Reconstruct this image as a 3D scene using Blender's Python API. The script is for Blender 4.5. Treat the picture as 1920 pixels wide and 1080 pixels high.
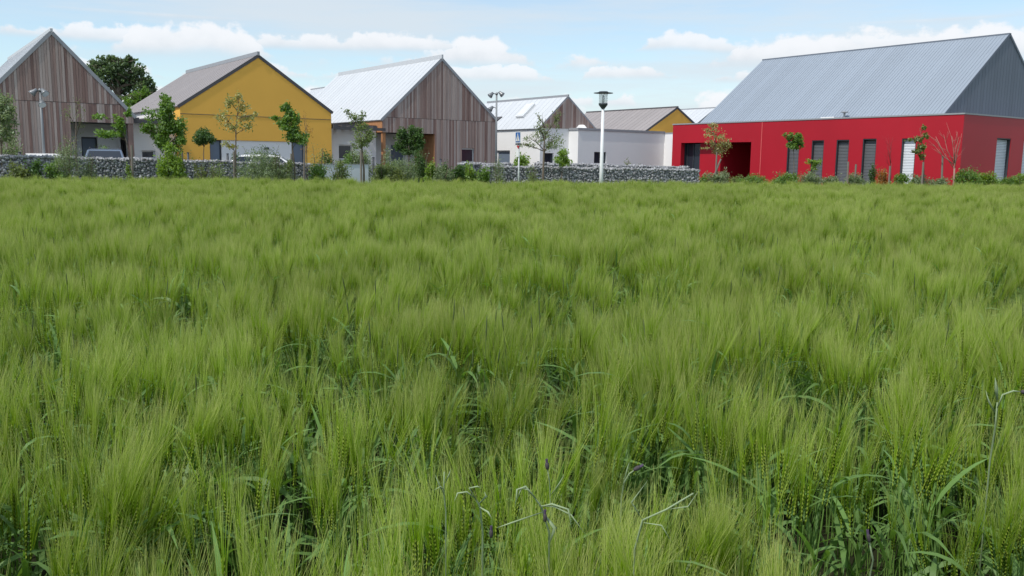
import bpy, bmesh, math, random
import numpy as np
from mathutils import Vector, Matrix

random.seed(7)
RNG = np.random.default_rng(11)
sc = bpy.context.scene
for o in list(bpy.data.objects):
    bpy.data.objects.remove(o)

# ------------------------------------------------------------------ camera
F_PX, HOR, ROLL, CAM_Z = 1640.0, 305.0, 0.012, 1.48
pitch = math.atan((540 - HOR) / F_PX)
FW = Vector((0, math.cos(pitch), -math.sin(pitch)))
R0 = Vector((1, 0, 0)); U0 = Vector((0, math.sin(pitch), math.cos(pitch)))
RT = R0 * math.cos(ROLL) + U0 * math.sin(ROLL)
UP = U0 * math.cos(ROLL) - R0 * math.sin(ROLL)
EYE = Vector((0, 0, CAM_Z))
cd = bpy.data.cameras.new('camera'); cam = bpy.data.objects.new('camera', cd)
sc.collection.objects.link(cam)
m = Matrix.Identity(4)
for i in range(3):
    m[i][0], m[i][1], m[i][2], m[i][3] = RT[i], UP[i], -FW[i], EYE[i]
cam.matrix_world = m
cd.sensor_width = 36.0; cd.lens = 36.0 * F_PX / 1920.0
cd.clip_start = 0.05; cd.clip_end = 9000
sc.camera = cam
sc.render.resolution_x, sc.render.resolution_y = 1024, 576

# ------------------------------------------------------------------ light, sky, exposure
SUN_EL = math.radians(56)
SUN_H = Vector((-0.735, -0.678)).normalized()
SUN_V = Vector((SUN_H.x * math.cos(SUN_EL), SUN_H.y * math.cos(SUN_EL), math.sin(SUN_EL)))
SKY_STRENGTH, SUN_STRENGTH, EXPOSURE = 0.15, 2.9, 0.25
w = bpy.data.worlds.new('World'); sc.world = w; w.use_nodes = True
NT = w.node_tree; NT.nodes.clear()
def N(t, **kw):
    n = NT.nodes.new(t)
    for k, v in kw.items():
        setattr(n, k, v)
    return n
def L(a, b):
    NT.links.new(a, b)
def MA(op, a, b=None, c=None, clamp=False):
    n = N('ShaderNodeMath', operation=op); n.use_clamp = clamp
    for i, v in enumerate((a, b, c)):
        if v is None: continue
        if isinstance(v, (int, float)): n.inputs[i].default_value = v
        else: L(v, n.inputs[i])
    return n.outputs[0]
def SM(v, lo, hi):
    n = N('ShaderNodeMapRange', interpolation_type='SMOOTHSTEP')
    L(v, n.inputs[0]); n.inputs[1].default_value = lo; n.inputs[2].default_value = hi
    return n.outputs[0]
def XYZ(x, y, z):
    n = N('ShaderNodeCombineXYZ')
    for i, v in enumerate((x, y, z)):
        if isinstance(v, (int, float)): n.inputs[i].default_value = v
        else: L(v, n.inputs[i])
    return n.outputs[0]
def NZ(vec, scale, detail, rough=0.55):
    n = N('ShaderNodeTexNoise'); L(vec, n.inputs['Vector'])
    n.inputs['Scale'].default_value = scale; n.inputs['Detail'].default_value = detail
    n.inputs['Roughness'].default_value = rough
    return n.outputs['Fac']
sky = N('ShaderNodeTexSky', sky_type='NISHITA')
sky.sun_disc = False; sky.sun_elevation = SUN_EL
sky.sun_rotation = math.atan2(SUN_H.x, SUN_H.y)
sky.air_density = 1.0; sky.dust_density = 0.6; sky.ozone_density = 1.6
tc = N('ShaderNodeTexCoord')
sp = N('ShaderNodeSeparateXYZ'); L(tc.outputs['Generated'], sp.inputs[0])
az = MA('ARCTAN2', sp.outputs[0], sp.outputs[1])
el = MA('ARCSINE', sp.outputs[2])
# thin high streaks
st = NZ(XYZ(MA('MULTIPLY', az, 2.6), MA('MULTIPLY', el, 21.0), 3.1), 1.0, 6, 0.6)
st2 = NZ(XYZ(MA('MULTIPLY', az, 1.1), MA('MULTIPLY', el, 7.0), 9.7), 1.0, 3, 0.5)
streak = SM(MA('ADD', MA('MULTIPLY', st, 0.55), MA('MULTIPLY', st2, 0.45)), 0.39, 0.61)
# heaped clouds in receding rows, flat below and puffy above
def rows(pitch_, off, seed, freq, lift):
    wob = MA('MULTIPLY', MA('SUBTRACT', NZ(XYZ(MA('MULTIPLY', az, 3.5), seed, 1.3), 1.0, 3), 0.5), pitch_ * 0.9)
    r = MA('DIVIDE', MA('ADD', MA('ADD', el, wob), off), pitch_)
    rid = MA('FLOOR', r); fr = MA('SUBTRACT', r, rid)
    base = NZ(XYZ(MA('MULTIPLY', az, freq), MA('MULTIPLY', rid, 5.37), seed), 1.0, 2, 0.5)
    puff = NZ(XYZ(MA('MULTIPLY', az, freq * 6), MA('MULTIPLY', el, freq * 8), seed + 4), 1.0, 5, 0.55)
    h = MA('ADD', MA('MULTIPLY', MA('SUBTRACT', base, lift), 3.4), MA('MULTIPLY', MA('SUBTRACT', puff, 0.5), 0.9))
    h = MA('MINIMUM', h, MA('MULTIPLY_ADD', puff, 0.9, 0.30))
    top = SM(MA('SUBTRACT', h, fr), -0.02, 0.16)
    bot = SM(fr, 0.0, 0.30)
    return MA('MULTIPLY', top, bot), fr, puff
c1, f1, p1 = rows(0.055, 0.012, 2.4, 6.0, 0.335)
c2, f2, p2 = rows(0.030, 0.004, 7.9, 9.0, 0.35)
low = SM(el, 0.1480, 0.1450)
cum = MA('MULTIPLY', MA('MAXIMUM', c1, MA('MULTIPLY', c2, 0.92)), low, clamp=True)
skyc = N('ShaderNodeMix', data_type='RGBA', blend_type='MULTIPLY'); skyc.inputs[0].default_value = 1.0
L(sky.outputs[0], skyc.inputs['A']); skyc.inputs['B'].default_value = (0.90, 0.98, 0.98, 1)
m1 = N('ShaderNodeMix', data_type='RGBA'); L(MA('MULTIPLY_ADD', streak, 0.62, 0.24), m1.inputs[0])
L(skyc.outputs['Result'], m1.inputs['A']); m1.inputs['B'].default_value = (4.05, 4.45, 4.8, 1)
cc = N('ShaderNodeMix', data_type='RGBA')
pick = MA('GREATER_THAN', c1, MA('MULTIPLY', c2, 0.92))
fsel = MA('ADD', f2, MA('MULTIPLY', MA('SUBTRACT', f1, f2), pick))
L(SM(MA('ADD', fsel, MA('MULTIPLY', p1, 0.5)), 0.1, 0.85), cc.inputs[0])
cc.inputs['A'].default_value = (3.7, 4.05, 4.4, 1); cc.inputs['B'].default_value = (5.3, 5.4, 5.6, 1)
m2 = N('ShaderNodeMix', data_type='RGBA'); L(MA('MULTIPLY', cum, 0.92), m2.inputs[0])
L(m1.outputs['Result'], m2.inputs['A']); L(cc.outputs['Result'], m2.inputs['B'])
bg = N('ShaderNodeBackground'); bg.inputs[1].default_value = SKY_STRENGTH
L(m2.outputs['Result'], bg.inputs[0])
wo = N('ShaderNodeOutputWorld'); L(bg.outputs[0], wo.inputs[0])
sl = bpy.data.lights.new('sun', 'SUN'); sl.energy = SUN_STRENGTH; sl.angle = math.radians(0.6); sl.color = (1.0, 0.955, 0.88)
so = bpy.data.objects.new('sun', sl); sc.collection.objects.link(so)
so.rotation_euler = SUN_V.to_track_quat('Z', 'Y').to_euler(); so.location = (-20, -20, 40)
vs = sc.view_settings; vs.view_transform = 'Standard'; vs.look = 'None'; vs.exposure = EXPOSURE; vs.gamma = 1.0
vs.use_curve_mapping = False
sc.cycles.max_bounces = 8; sc.cycles.transparent_max_bounces = 8
sc.cycles.use_denoising = True

# ------------------------------------------------------------------ geometry of the place
ANG = math.radians(36.2)
AX = Vector((math.cos(ANG), math.sin(ANG), 0)); BX = Vector((-math.sin(ANG), math.cos(ANG), 0))
GZ = 0.25                                   # level of the built ground above the field soil
def ray(px, py):
    return FW + RT * ((px - 960) / F_PX) + UP * ((540 - py) / F_PX)
def at(px, py, d):                          # the point at distance d ahead
    v = ray(px, py); return EYE + v * (d / v.y)
def spot(px, d, z=GZ):                      # the ground point under that column at distance d
    v = ray(px, HOR + ROLL * (px - 960)); p = EYE + v * (d / v.y); return Vector((p.x, p.y, z))
def hit(px, py, O, n):
    v = ray(px, py); return EYE + v * ((O - EYE).dot(n) / v.dot(n))
def face(px, py, O):                        # local x, z on the gable plane through O
    p = hit(px, py, O, BX); q = p - O; return q.dot(AX), q.z
def side(px, py, O):                        # local y, z on the long side through O
    p = hit(px, py, O, AX); q = p - O; return q.dot(BX), q.z

# ------------------------------------------------------------------ materials
def mat(name, col, rough=0.75, metal=0.0, var=0.12, nscale=2.0, bump=0.0, bscale=30.0, spec=0.4,
        island=0.0, objrand=0.0, stretch=None, trans=0.0, tcol=None, hue=0.0):
    M = bpy.data.materials.new(name); M.use_nodes = True
    nt = M.node_tree; b = nt.nodes['Principled BSDF']; out = nt.nodes['Material Output']
    b.inputs['Roughness'].default_value = rough; b.inputs['Metallic'].default_value = metal
    b.inputs['Specular IOR Level'].default_value = spec
    tcn = nt.nodes.new('ShaderNodeTexCoord'); vec = tcn.outputs['Object']
    if stretch:
        mp = nt.nodes.new('ShaderNodeMapping'); mp.inputs['Scale'].default_value = stretch
        nt.links.new(vec, mp.inputs[0]); vec = mp.outputs[0]
    nz = nt.nodes.new('ShaderNodeTexNoise'); nz.inputs['Scale'].default_value = nscale; nz.inputs['Detail'].default_value = 6
    nt.links.new(vec, nz.inputs['Vector'])
    f = nz.outputs['Fac']
    def madd(a, k, c):
        n = nt.nodes.new('ShaderNodeMath'); n.operation = 'MULTIPLY_ADD'
        nt.links.new(a, n.inputs[0]); n.inputs[1].default_value = k
        if isinstance(c, float): n.inputs[2].default_value = c
        else: nt.links.new(c, n.inputs[2])
        return n.outputs[0]
    val = madd(f, 2 * var, 1.0 - var)
    rnd = None
    if island:
        g = nt.nodes.new('ShaderNodeNewGeometry'); rnd = g.outputs['Random Per Island']
        val = madd(rnd, 2 * island, madd(val, 1.0, -island))
    if objrand:
        oi = nt.nodes.new('ShaderNodeObjectInfo'); rnd = oi.outputs['Random']
        val = madd(rnd, 2 * objrand, madd(val, 1.0, -objrand))
    hs = nt.nodes.new('ShaderNodeHueSaturation'); hs.inputs['Color'].default_value = (*col, 1)
    nt.links.new(val, hs.inputs['Value'])
    if hue and rnd is not None:
        nt.links.new(madd(rnd, hue, 0.5 - hue / 2), hs.inputs['Hue'])
        nt.links.new(madd(rnd, -0.7, 1.35), hs.inputs['Saturation'])
    nt.links.new(hs.outputs[0], b.inputs['Base Color'])
    if bump:
        n2 = nt.nodes.new('ShaderNodeTexNoise'); n2.inputs['Scale'].default_value = bscale; n2.inputs['Detail'].default_value = 4
        nt.links.new(vec, n2.inputs['Vector'])
        bp = nt.nodes.new('ShaderNodeBump'); bp.inputs['Strength'].default_value = bump; bp.inputs['Distance'].default_value = 0.02
        nt.links.new(n2.outputs['Fac'], bp.inputs['Height']); nt.links.new(bp.outputs[0], b.inputs['Normal'])
    if trans:
        t = nt.nodes.new('ShaderNodeBsdfTranslucent')
        if tcol:
            h2 = nt.nodes.new('ShaderNodeHueSaturation'); h2.inputs['Color'].default_value = (*tcol, 1)
            nt.links.new(val, h2.inputs['Value']); nt.links.new(h2.outputs[0], t.inputs[0])
        else: nt.links.new(hs.outputs[0], t.inputs[0])
        mx = nt.nodes.new('ShaderNodeMixShader'); mx.inputs[0].default_value = trans
        nt.links.new(b.outputs[0], mx.inputs[1]); nt.links.new(t.outputs[0], mx.inputs[2])
        nt.links.new(mx.outputs[0], out.inputs[0])
    return M
MT = {
 'wood': mat('weathered_wood', (0.345, 0.255, 0.225), 0.85, var=0.34, nscale=1.5, objrand=0.34, stretch=(14, 14, 0.6), bump=0.3, hue=0.02),
 'wood_sunlit': mat('sunlit_tone_wood', (0.42, 0.20, 0.09), 0.8, var=0.2, nscale=1.5, stretch=(12, 12, 0.6), bump=0.2),  # sunlit orange of the left-facing porch wood, put into the base colour
 'post': mat('grey_post_wood', (0.20, 0.175, 0.15), 0.9, var=0.3, nscale=3, stretch=(8, 8, 0.7)),
 'yellow': mat('ochre_render', (0.88, 0.49, 0.09), 0.9, var=0.10, nscale=0.5, bump=0.15, bscale=60),
 'white': mat('white_render', (0.84, 0.83, 0.82), 0.9, var=0.05, nscale=0.5, bump=0.12, bscale=60),
 'white_metal': mat('white_roof_metal', (0.555, 0.575, 0.60), 0.5, var=0.04, nscale=0.7, objrand=0.03),
 'brown_metal': mat('brown_grey_roof_metal', (0.30, 0.27, 0.265), 0.55, var=0.08, nscale=0.8, objrand=0.05),
 'grey_metal': mat('zinc_roof_metal', (0.31, 0.355, 0.415), 0.5, 0.15, var=0.05, nscale=0.8, objrand=0.04),
 'slate': mat('slate_grey_cladding', (0.155, 0.18, 0.225), 0.6, var=0.08, nscale=0.8, objrand=0.06),
 'trim': mat('zinc_trim', (0.34, 0.35, 0.37), 0.55, 0.2, var=0.06),
 'dark_trim': mat('dark_trim', (0.09, 0.085, 0.09), 0.6, var=0.1),
 'red': mat('red_lacquer_render', (0.41, 0.011, 0.024), 0.45, var=0.20, nscale=0.3, spec=0.34, stretch=(1, 1, 0.5), bump=0.05, bscale=3.0),  # broad uneven tone puts blotchy reflections into the red colour
 'door': mat('blue_grey_door', (0.16, 0.20, 0.26), 0.5, var=0.05),
 'blind': mat('white_blind_slats', (0.72, 0.75, 0.80), 0.5, var=0.03),
 'blind_dark': mat('grey_blind_slats', (0.13, 0.135, 0.145), 0.45, 0.2, var=0.05),
 'glass': mat('dark_window_glass', (0.025, 0.032, 0.045), 0.10, var=0.1, spec=0.55),
 'frame_white': mat('white_window_frame', (0.72, 0.72, 0.72), 0.5, var=0.03),
 'frame_dark': mat('anthracite_frame', (0.045, 0.05, 0.06), 0.5, var=0.05),
 'interior': mat('dark_lobby', (0.05, 0.05, 0.055), 0.8, var=0.1),
 'stone': mat('gabion_stone', (0.32, 0.32, 0.335), 0.9, var=0.2, nscale=9, island=0.40),
 'core': mat('packed_rubble_core', (0.12, 0.12, 0.125), 0.95, var=0.3, nscale=9),
 'wire': mat('galvanised_wire', (0.35, 0.36, 0.37), 0.5, 0.6, var=0.05),
 'soil': mat('field_soil', (0.022, 0.024, 0.012), 0.95, spec=0.05, var=0.3, nscale=1.3, bump=0.6, bscale=8),
 'land': mat('far_land', (0.09, 0.13, 0.04), 0.95, var=0.3, nscale=0.02),
 'verge': mat('verge_turf', (0.085, 0.13, 0.03), 0.95, var=0.35, nscale=0.8, bump=0.8, bscale=12),
 'asphalt': mat('yard_asphalt', (0.075, 0.075, 0.078), 0.9, var=0.2, nscale=0.7),
 'bark': mat('young_bark', (0.16, 0.125, 0.095), 0.9, var=0.3, nscale=6),
 'bark_pale': mat('pale_bare_bark', (0.36, 0.21, 0.17), 0.85, var=0.2, nscale=6),
 'pole': mat('grey_pole_paint', (0.22, 0.235, 0.25), 0.5, 0.2, var=0.05),
 'pole_white': mat('white_pole_paint', (0.78, 0.79, 0.80), 0.45, var=0.03),
 'lamp_dark': mat('dark_lamp_metal', (0.055, 0.065, 0.075), 0.5, 0.2, var=0.05),
 'lamp_grey': mat('lamp_housing', (0.22, 0.23, 0.24), 0.4, 0.4, var=0.05),
 'sign_blue': mat('sign_blue', (0.015, 0.11, 0.36), 0.45, var=0.03),
 'sign_white': mat('sign_white', (0.80, 0.80, 0.80), 0.45, var=0.02),
 'sign_black': mat('sign_black', (0.03, 0.035, 0.06), 0.5, var=0.02),
 'sign_red': mat('sign_red', (0.45, 0.03, 0.04), 0.5, var=0.02),
 'car_blue': mat('slate_blue_car_paint', (0.17, 0.22, 0.30), 0.25, 0.3, var=0.02, spec=0.6),
 'car_white': mat('white_car_paint', (0.78, 0.78, 0.78), 0.25, var=0.02, spec=0.6),
 'tyre': mat('tyre_rubber', (0.025, 0.025, 0.025), 0.9, var=0.1),
 'panel': mat('pale_blue_white_panel', (0.62, 0.66, 0.72), 0.7, var=0.04),
 'bud': mat('cornflower_bud', (0.06, 0.05, 0.055), 0.8, var=0.3, nscale=400),
 'petal': mat('cornflower_petal', (0.09, 0.06, 0.12), 0.8, var=0.2),
 'weed': mat('grey_green_weed', (0.33, 0.42, 0.24), 0.7, var=0.12, nscale=20, trans=0.2),
 'blackgrass': mat('dark_seed_head', (0.075, 0.11, 0.03), 0.85, var=0.3, nscale=90),
}
def leafm(name, col, trans=0.40):
    c = Vector(col)
    return mat(name, col, 0.55, var=0.25, nscale=1.6, island=0.35, trans=trans, tcol=(c.x * 1.3, c.y * 1.4, c.z * 0.8), hue=0.03, spec=0.35)
LF = {
 'mid': leafm('leaf_mid_green', (0.165, 0.275, 0.06)), 'dark': leafm('leaf_dark_green', (0.09, 0.165, 0.05)),
 'bright': leafm('leaf_bright_green', (0.22, 0.33, 0.055)), 'sage': leafm('leaf_grey_green', (0.24, 0.30, 0.17)),
 'olive': leafm('leaf_olive', (0.19, 0.23, 0.075)), 'yellow': leafm('leaf_yellowing', (0.38, 0.36, 0.15)),
 'orange': leafm('leaf_orange', (0.40, 0.20, 0.05)), 'far': leafm('leaf_far_tree', (0.12, 0.18, 0.085)),
 'airy': leafm('leaf_airy', (0.21, 0.265, 0.11)),
}
# frosted clear lantern glass
LG = bpy.data.materials.new('lantern_glass'); LG.use_nodes = True
lb = LG.node_tree.nodes['Principled BSDF']; lb.inputs['Alpha'].default_value = 0.38
lb.inputs['Roughness'].default_value = 0.12; lb.inputs['IOR'].default_value = 1.15; lb.inputs['Base Color'].default_value = (0.93, 0.95, 0.97, 1)
MT['lantern_glass'] = LG

# ------------------------------------------------------------------ mesh helpers
COL = sc.collection
class MB:
    def __init__(s): s.v = []; s.f = []
    def poly(s, vs, fs):
        k = len(s.v); s.v += [tuple(p) for p in vs]; s.f += [tuple(i + k for i in f) for f in fs]; return s
    def box(s, x0, x1, y0, y1, z0, z1):
        return s.poly([(x0,y0,z0),(x1,y0,z0),(x1,y1,z0),(x0,y1,z0),(x0,y0,z1),(x1,y0,z1),(x1,y1,z1),(x0,y1,z1)],
                      [(0,3,2,1),(4,5,6,7),(0,1,5,4),(1,2,6,5),(2,3,7,6),(3,0,4,7)])
    def prism_y(s, pts, y0, y1):            # polygon of (x, z) pushed along y
        n = len(pts)
        return s.poly([(x, y0, z) for x, z in pts] + [(x, y1, z) for x, z in pts],
                      [tuple(range(n)), tuple(range(2*n-1, n-1, -1))] + [(i, i+n, (i+1) % n + n, (i+1) % n) for i in range(n)])
    def tube(s, P, R, n=6, cap=True):
        P = [Vector(p) for p in P]; k = len(s.v)
        for i, p in enumerate(P):
            t = (P[min(i+1, len(P)-1)] - P[max(i-1, 0)])
            if t.length < 1e-9: t = Vector((0, 0, 1))
            t.normalize()
            a = t.cross(Vector((0.13, 0.97, 0.2)) if abs(t.y) < 0.9 else Vector((1, 0, 0))).normalized(); b = t.cross(a)
            for j in range(n):
                q = p + (a * math.cos(2*math.pi*j/n) + b * math.sin(2*math.pi*j/n)) * R[i]; s.v.append(tuple(q))
        for i in range(len(P) - 1):
            for j in range(n):
                s.f.append((k+i*n+j, k+i*n+(j+1) % n, k+(i+1)*n+(j+1) % n, k+(i+1)*n+j))
        if cap:
            s.f.append(tuple(k+j for j in range(n))[::-1]); s.f.append(tuple(k+(len(P)-1)*n+j for j in range(n)))
        return s
    def lathe(s, prof, n=16, M=None):
        k = len(s.v)
        for r, z in prof:
            for j in range(n):
                p = Vector((r*math.cos(2*math.pi*j/n), r*math.sin(2*math.pi*j/n), z)); s.v.append(tuple(M @ p if M else p))
        for i in range(len(prof)-1):
            for j in range(n):
                s.f.append((k+i*n+j, k+i*n+(j+1) % n, k+(i+1)*n+(j+1) % n, k+(i+1)*n+j))
        s.f.append(tuple(k+j for j in range(n))[::-1]); s.f.append(tuple(k+(len(prof)-1)*n+j for j in range(n)))
        return s
    def mesh(s, name, mt, smooth=False, fix=True):
        me = bpy.data.meshes.new(name); me.from_pydata(s.v, [], s.f)
        if fix:
            bm = bmesh.new(); bm.from_mesh(me); bmesh.ops.recalc_face_normals(bm, faces=bm.faces); bm.to_mesh(me); bm.free()
        if smooth: me.shade_smooth()
        me.materials.append(mt if not isinstance(mt, str) else MT[mt]); return me
    def build(s, name, mt, parent=None, smooth=False, fix=True):
        return link(name, s.mesh(name, mt, smooth, fix), parent)
def link(name, me, parent=None):
    o = bpy.data.objects.new(name, me); COL.objects.link(o)
    if parent is not None: o.parent = parent
    return o
def tag(o, label=None, cat=None, group=None, kind=None):
    if label: o['label'] = label
    if cat: o['category'] = cat
    if group: o['group'] = group
    if kind: o['kind'] = kind
    return o
def thing(name, label, cat, loc=(0, 0, 0), rz=0.0, group=None):
    o = link(name, None); o.location = loc; o.rotation_euler = (0, 0, rz); return tag(o, label, cat, group)
def np_mesh(name, V, T, mats, mi=None, smooth=False):
    me = bpy.data.meshes.new(name); n, t = len(V), len(T)
    me.vertices.add(n); me.vertices.foreach_set('co', np.asarray(V, np.float32).ravel())
    me.loops.add(t * 3); me.loops.foreach_set('vertex_index', np.asarray(T, np.int32).ravel())
    me.polygons.add(t); me.polygons.foreach_set('loop_start', np.arange(0, t * 3, 3, dtype=np.int32))
    for q in mats: me.materials.append(q)
    if mi is not None: me.polygons.foreach_set('material_index', np.asarray(mi, np.int32))
    me.update(calc_edges=True)
    if smooth: me.shade_smooth()
    return me

# ------------------------------------------------------------------ ground
g = MB().poly([(-4000,-4000,0),(4000,-4000,0),(4000,4000,0),(-4000,4000,0)], [(0,1,2,3)])
tag(g.build('ground', 'soil', fix=False), kind='structure')
EL_, ER_ = spot(0, 26.8, 0), spot(1920, 34.6, 0)     # far edge of the barley
ED = (ER_ - EL_).normalized(); EN = Vector((-ED.y, ED.x, 0))
def edge_y(x): return EL_.y + (x - EL_.x) * ED.y / ED.x
a0, a1 = EL_ - ED * 120, EL_ + ED * 160
zs = [(0.6, 0.006), (1.0, 0.10), (2.0, GZ - 0.004)]
g = MB(); vs_ = []
for off, z in zs + [(9, GZ - 0.004)]:
    vs_ += [tuple(a0 + EN*off + Vector((0,0,z))), tuple(a1 + EN*off + Vector((0,0,z)))]
g.poly(vs_, [(0,1,3,2),(2,3,5,4),(4,5,7,6)])
tag(g.build('verge', 'verge', fix=False), kind='structure')
g = MB().poly([tuple(a0+EN*9+Vector((0,0,GZ-0.004))), tuple(a1+EN*9+Vector((0,0,GZ-0.004))), tuple(a1+EN*260+Vector((0,0,GZ-0.004))), tuple(a0+EN*260+Vector((0,0,GZ-0.004)))], [(0,1,2,3)])
tag(g.build('yard', 'asphalt', fix=False), kind='structure')
g = MB().poly([tuple(a0*1.0+EN*260+Vector((-900,0,0.3))), tuple(a1+EN*260+Vector((900,0,0.3))), tuple(a1+EN*3000+Vector((900,0,0.3))), tuple(a0+EN*3000+Vector((-900,0,0.3)))], [(0,1,2,3)])
tag(g.build('far_land', 'land', fix=False), kind='structure')

# ------------------------------------------------------------------ building helpers (local x along the gable, y into the depth)
def wall_front(mb, x0, x1, z0, z1, holes, y0, y1):
    xs = sorted({x0, x1, *[c for h in holes for c in h[:2]]}); zz = sorted({z0, z1, *[c for h in holes for c in h[2:]]})
    for i in range(len(xs)-1):
        run = None
        for j in range(len(zz)-1):
            cx, cz = (xs[i]+xs[i+1])/2, (zz[j]+zz[j+1])/2
            solid = not any(h[0] < cx < h[1] and h[2] < cz < h[3] for h in holes)
            if solid: run = (run[0], zz[j+1]) if run else (zz[j], zz[j+1])
            if run and (not solid or j == len(zz)-2):
                mb.box(xs[i], xs[i+1], y0, y1, run[0], run[1]); run = None
    return mb
def wall_side(mb, y0, y1, z0, z1, holes, x0, x1):
    t = MB(); wall_front(t, y0, y1, z0, z1, holes, x0, x1)
    mb.poly([(v[1], v[0], v[2]) for v in t.v], t.f); return mb
def bx(mb, on_side, u0, u1, d0, d1, z0, z1):
    return mb.box(d0, d1, u0, u1, z0, z1) if on_side else mb.box(u0, u1, d0, d1, z0, z1)
def window(par, rect, d, on_side=False, frame='frame_white', pane='glass', deep=0.12, fw=0.06, name='window', sill=False, bar=False):
    u0, u1, z0, z1 = rect; f = MB(); a, b = d + deep, d + deep + 0.07
    bx(f, on_side, u0, u0+fw, a, b, z0, z1); bx(f, on_side, u1-fw, u1, a, b, z0, z1)
    bx(f, on_side, u0+fw, u1-fw, a, b, z1-fw, z1); bx(f, on_side, u0+fw, u1-fw, a, b, z0, z0+fw)
    if bar: c = (u0+u1)/2; bx(f, on_side, c-0.025, c+0.025, a, b, z0+fw, z1-fw)
    o = f.build(name, frame, par)
    p = MB(); bx(p, on_side, u0+fw, u1-fw, a+0.03, a+0.05, z0+fw, z1-fw); p.build('pane', pane, o)
    if sill:
        q = MB(); bx(q, on_side, u0-0.03, u1+0.03, d-0.04, d+deep, z0-0.04, z0-0.003); q.build('sill', 'trim', o)
    return o
def slope_pts(xa, za, xb, zb, t0, t1):      # strip lying above the line from a to b between offsets t0 and t1
    dx, dz = xb-xa, zb-za; l = math.hypot(dx, dz); nx, nz = -dz/l, dx/l
    if nz < 0: nx, nz = -nx, -nz
    return [(xa+nx*t0, za+nz*t0), (xb+nx*t0, zb+nz*t0), (xb+nx*t1, zb+nz*t1), (xa+nx*t1, za+nz*t1)]
def gable_roof(par, wdt, zl, xr, za, zr, y0, y1, mt, trim='trim', over=0.07, pw=0.5, panels=(True, False), ridge=None, name='roof'):
    r = MB(); sl_ = (za-zl)/xr; sr = (za-zr)/(wdt-xr)
    le, re = (-over, zl-over*sl_), (wdt+over, zr-over*sr)
    r.prism_y(slope_pts(*le, xr, za, 0.0, 0.05), y0, y1); r.prism_y(slope_pts(*re, xr, za, 0.0, 0.05), y0, y1)
    R = r.build(name, mt, par)
    n = max(1, round((y1-y0)/pw)); wd = (y1-y0)/n
    for which, (ea, use) in enumerate(((le, panels[0]), (re, panels[1]))):
        if not use: continue
        p = MB().prism_y(slope_pts(*ea, xr, za, 0.052, 0.066), 0.008, wd-0.008)
        p.prism_y(slope_pts(*ea, xr, za, 0.052, 0.078), -0.008, 0.005)
        me = p.mesh('roof_panel', mt)
        for i in range(n):
            o = link('roof_panel', me, R); o.location = (0, y0+i*wd, 0)
    t = MB()                                  # verge trim along both rakes of the front gable
    t.prism_y(slope_pts(*le, xr, za, -0.045, 0.10), y0-0.012, y0-0.002); t.prism_y(slope_pts(*re, xr, za, -0.045, 0.10), y0-0.014, y0-0.002)
    t.build('verge_trim', trim, R)
    if ridge:
        hgt, wd2, ln, rm = ridge
        MB().box(xr-wd2/2, xr+wd2/2, y0-0.055, y0+ln, za+0.05, za+0.09+hgt).build('ridge_cap', rm, R)
    return R
def boards(par, x0, x1, zlo, zhi, y=0.0, bw=0.105, mt='wood', holes=(), th=0.028):
    n = max(1, round((x1-x0)/bw)); s = (x1-x0)/n
    for i in range(n):
        a, b = x0+i*s+0.004, x0+(i+1)*s-0.004; c = (a+b)/2
        segs = [[zlo(c), None]]
        lo = zlo(c); parts = []
        hs_ = sorted([h for h in holes if h[0] < c < h[1]], key=lambda h: h[2])
        for h in hs_:
            if h[2] > lo + 0.02: parts.append((lo, h[2]))
            lo = max(lo, h[3])
        pr = random.uniform(0, 0.014)
        for q in parts:
            MB().prism_y([(a, q[0]), (b, q[0]), (b, q[1]), (a, q[1])], y-th-pr, y-0.002).build('board', mt, par)
        za_, zb_ = zhi(a), zhi(b)
        if min(za_, zb_) - lo > 0.03:
            MB().prism_y([(a, lo), (b, lo), (b, zb_), (a, za_)], y-th-pr, y-0.002).build('board', mt, par)

# ------------------------------------------------------------------ house with ochre gable (second in the row)
O2 = spot(341, 41.0)
w2, z2r = face(621, 211, O2); _, z2l = face(341, 199, O2); x2a, z2a = face(484, 106, O2)
L2 = 12.0
H = thing('gabled_house', 'ochre yellow rendered gable house with grey-brown roof', 'house', O2, ANG)
d1 = face(393, 265, O2)[0], face(415, 265, O2)[0]; d2 = face(548, 268, O2)[0], face(571, 268, O2)[0]
zb2 = face(480, 264, O2)[1]
zmin = min(z2l, z2r)
wm = MB()
wall_front(wm, 0, w2, 0, zb2, [(d1[0], d2[1], -1, zb2)], 0, 0.3)
wm.prism_y([(0, zb2), (w2, zb2), (w2, z2r), (x2a, z2a), (0, z2l)], 0.0, 0.3)
wm.box(0, 0.3, 0.3, 1.2, 0, z2l); wm.box(w2-0.3, w2, 0.3, L2, 0, z2r); wm.prism_y([(0.3,0),(w2-0.3,0),(w2-0.3,z2r),(x2a,z2a-0.2),(0.3,z2l)], L2-0.3, L2-0.002)
wall = wm.build('wall', 'yellow', H)
MB().box(0.01, w2-0.01, -0.012, -0.002, zmin-0.35, zmin-0.325).build('render_joint', 'dark_trim', wall)
MB().box(0.02, 0.3, 1.202, L2-0.302, 0, z2l).build('side_wall', 'white', H)
MB().box(d1[1]+0.02, d2[0]-0.02, 0.06, 0.3, 0, zb2-0.002).build('white_infill_wall', 'white', H)
MB().box(d1[0], d2[1], 0.5, 0.6, 0, zb2).build('back_wall', 'interior', H)
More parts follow.
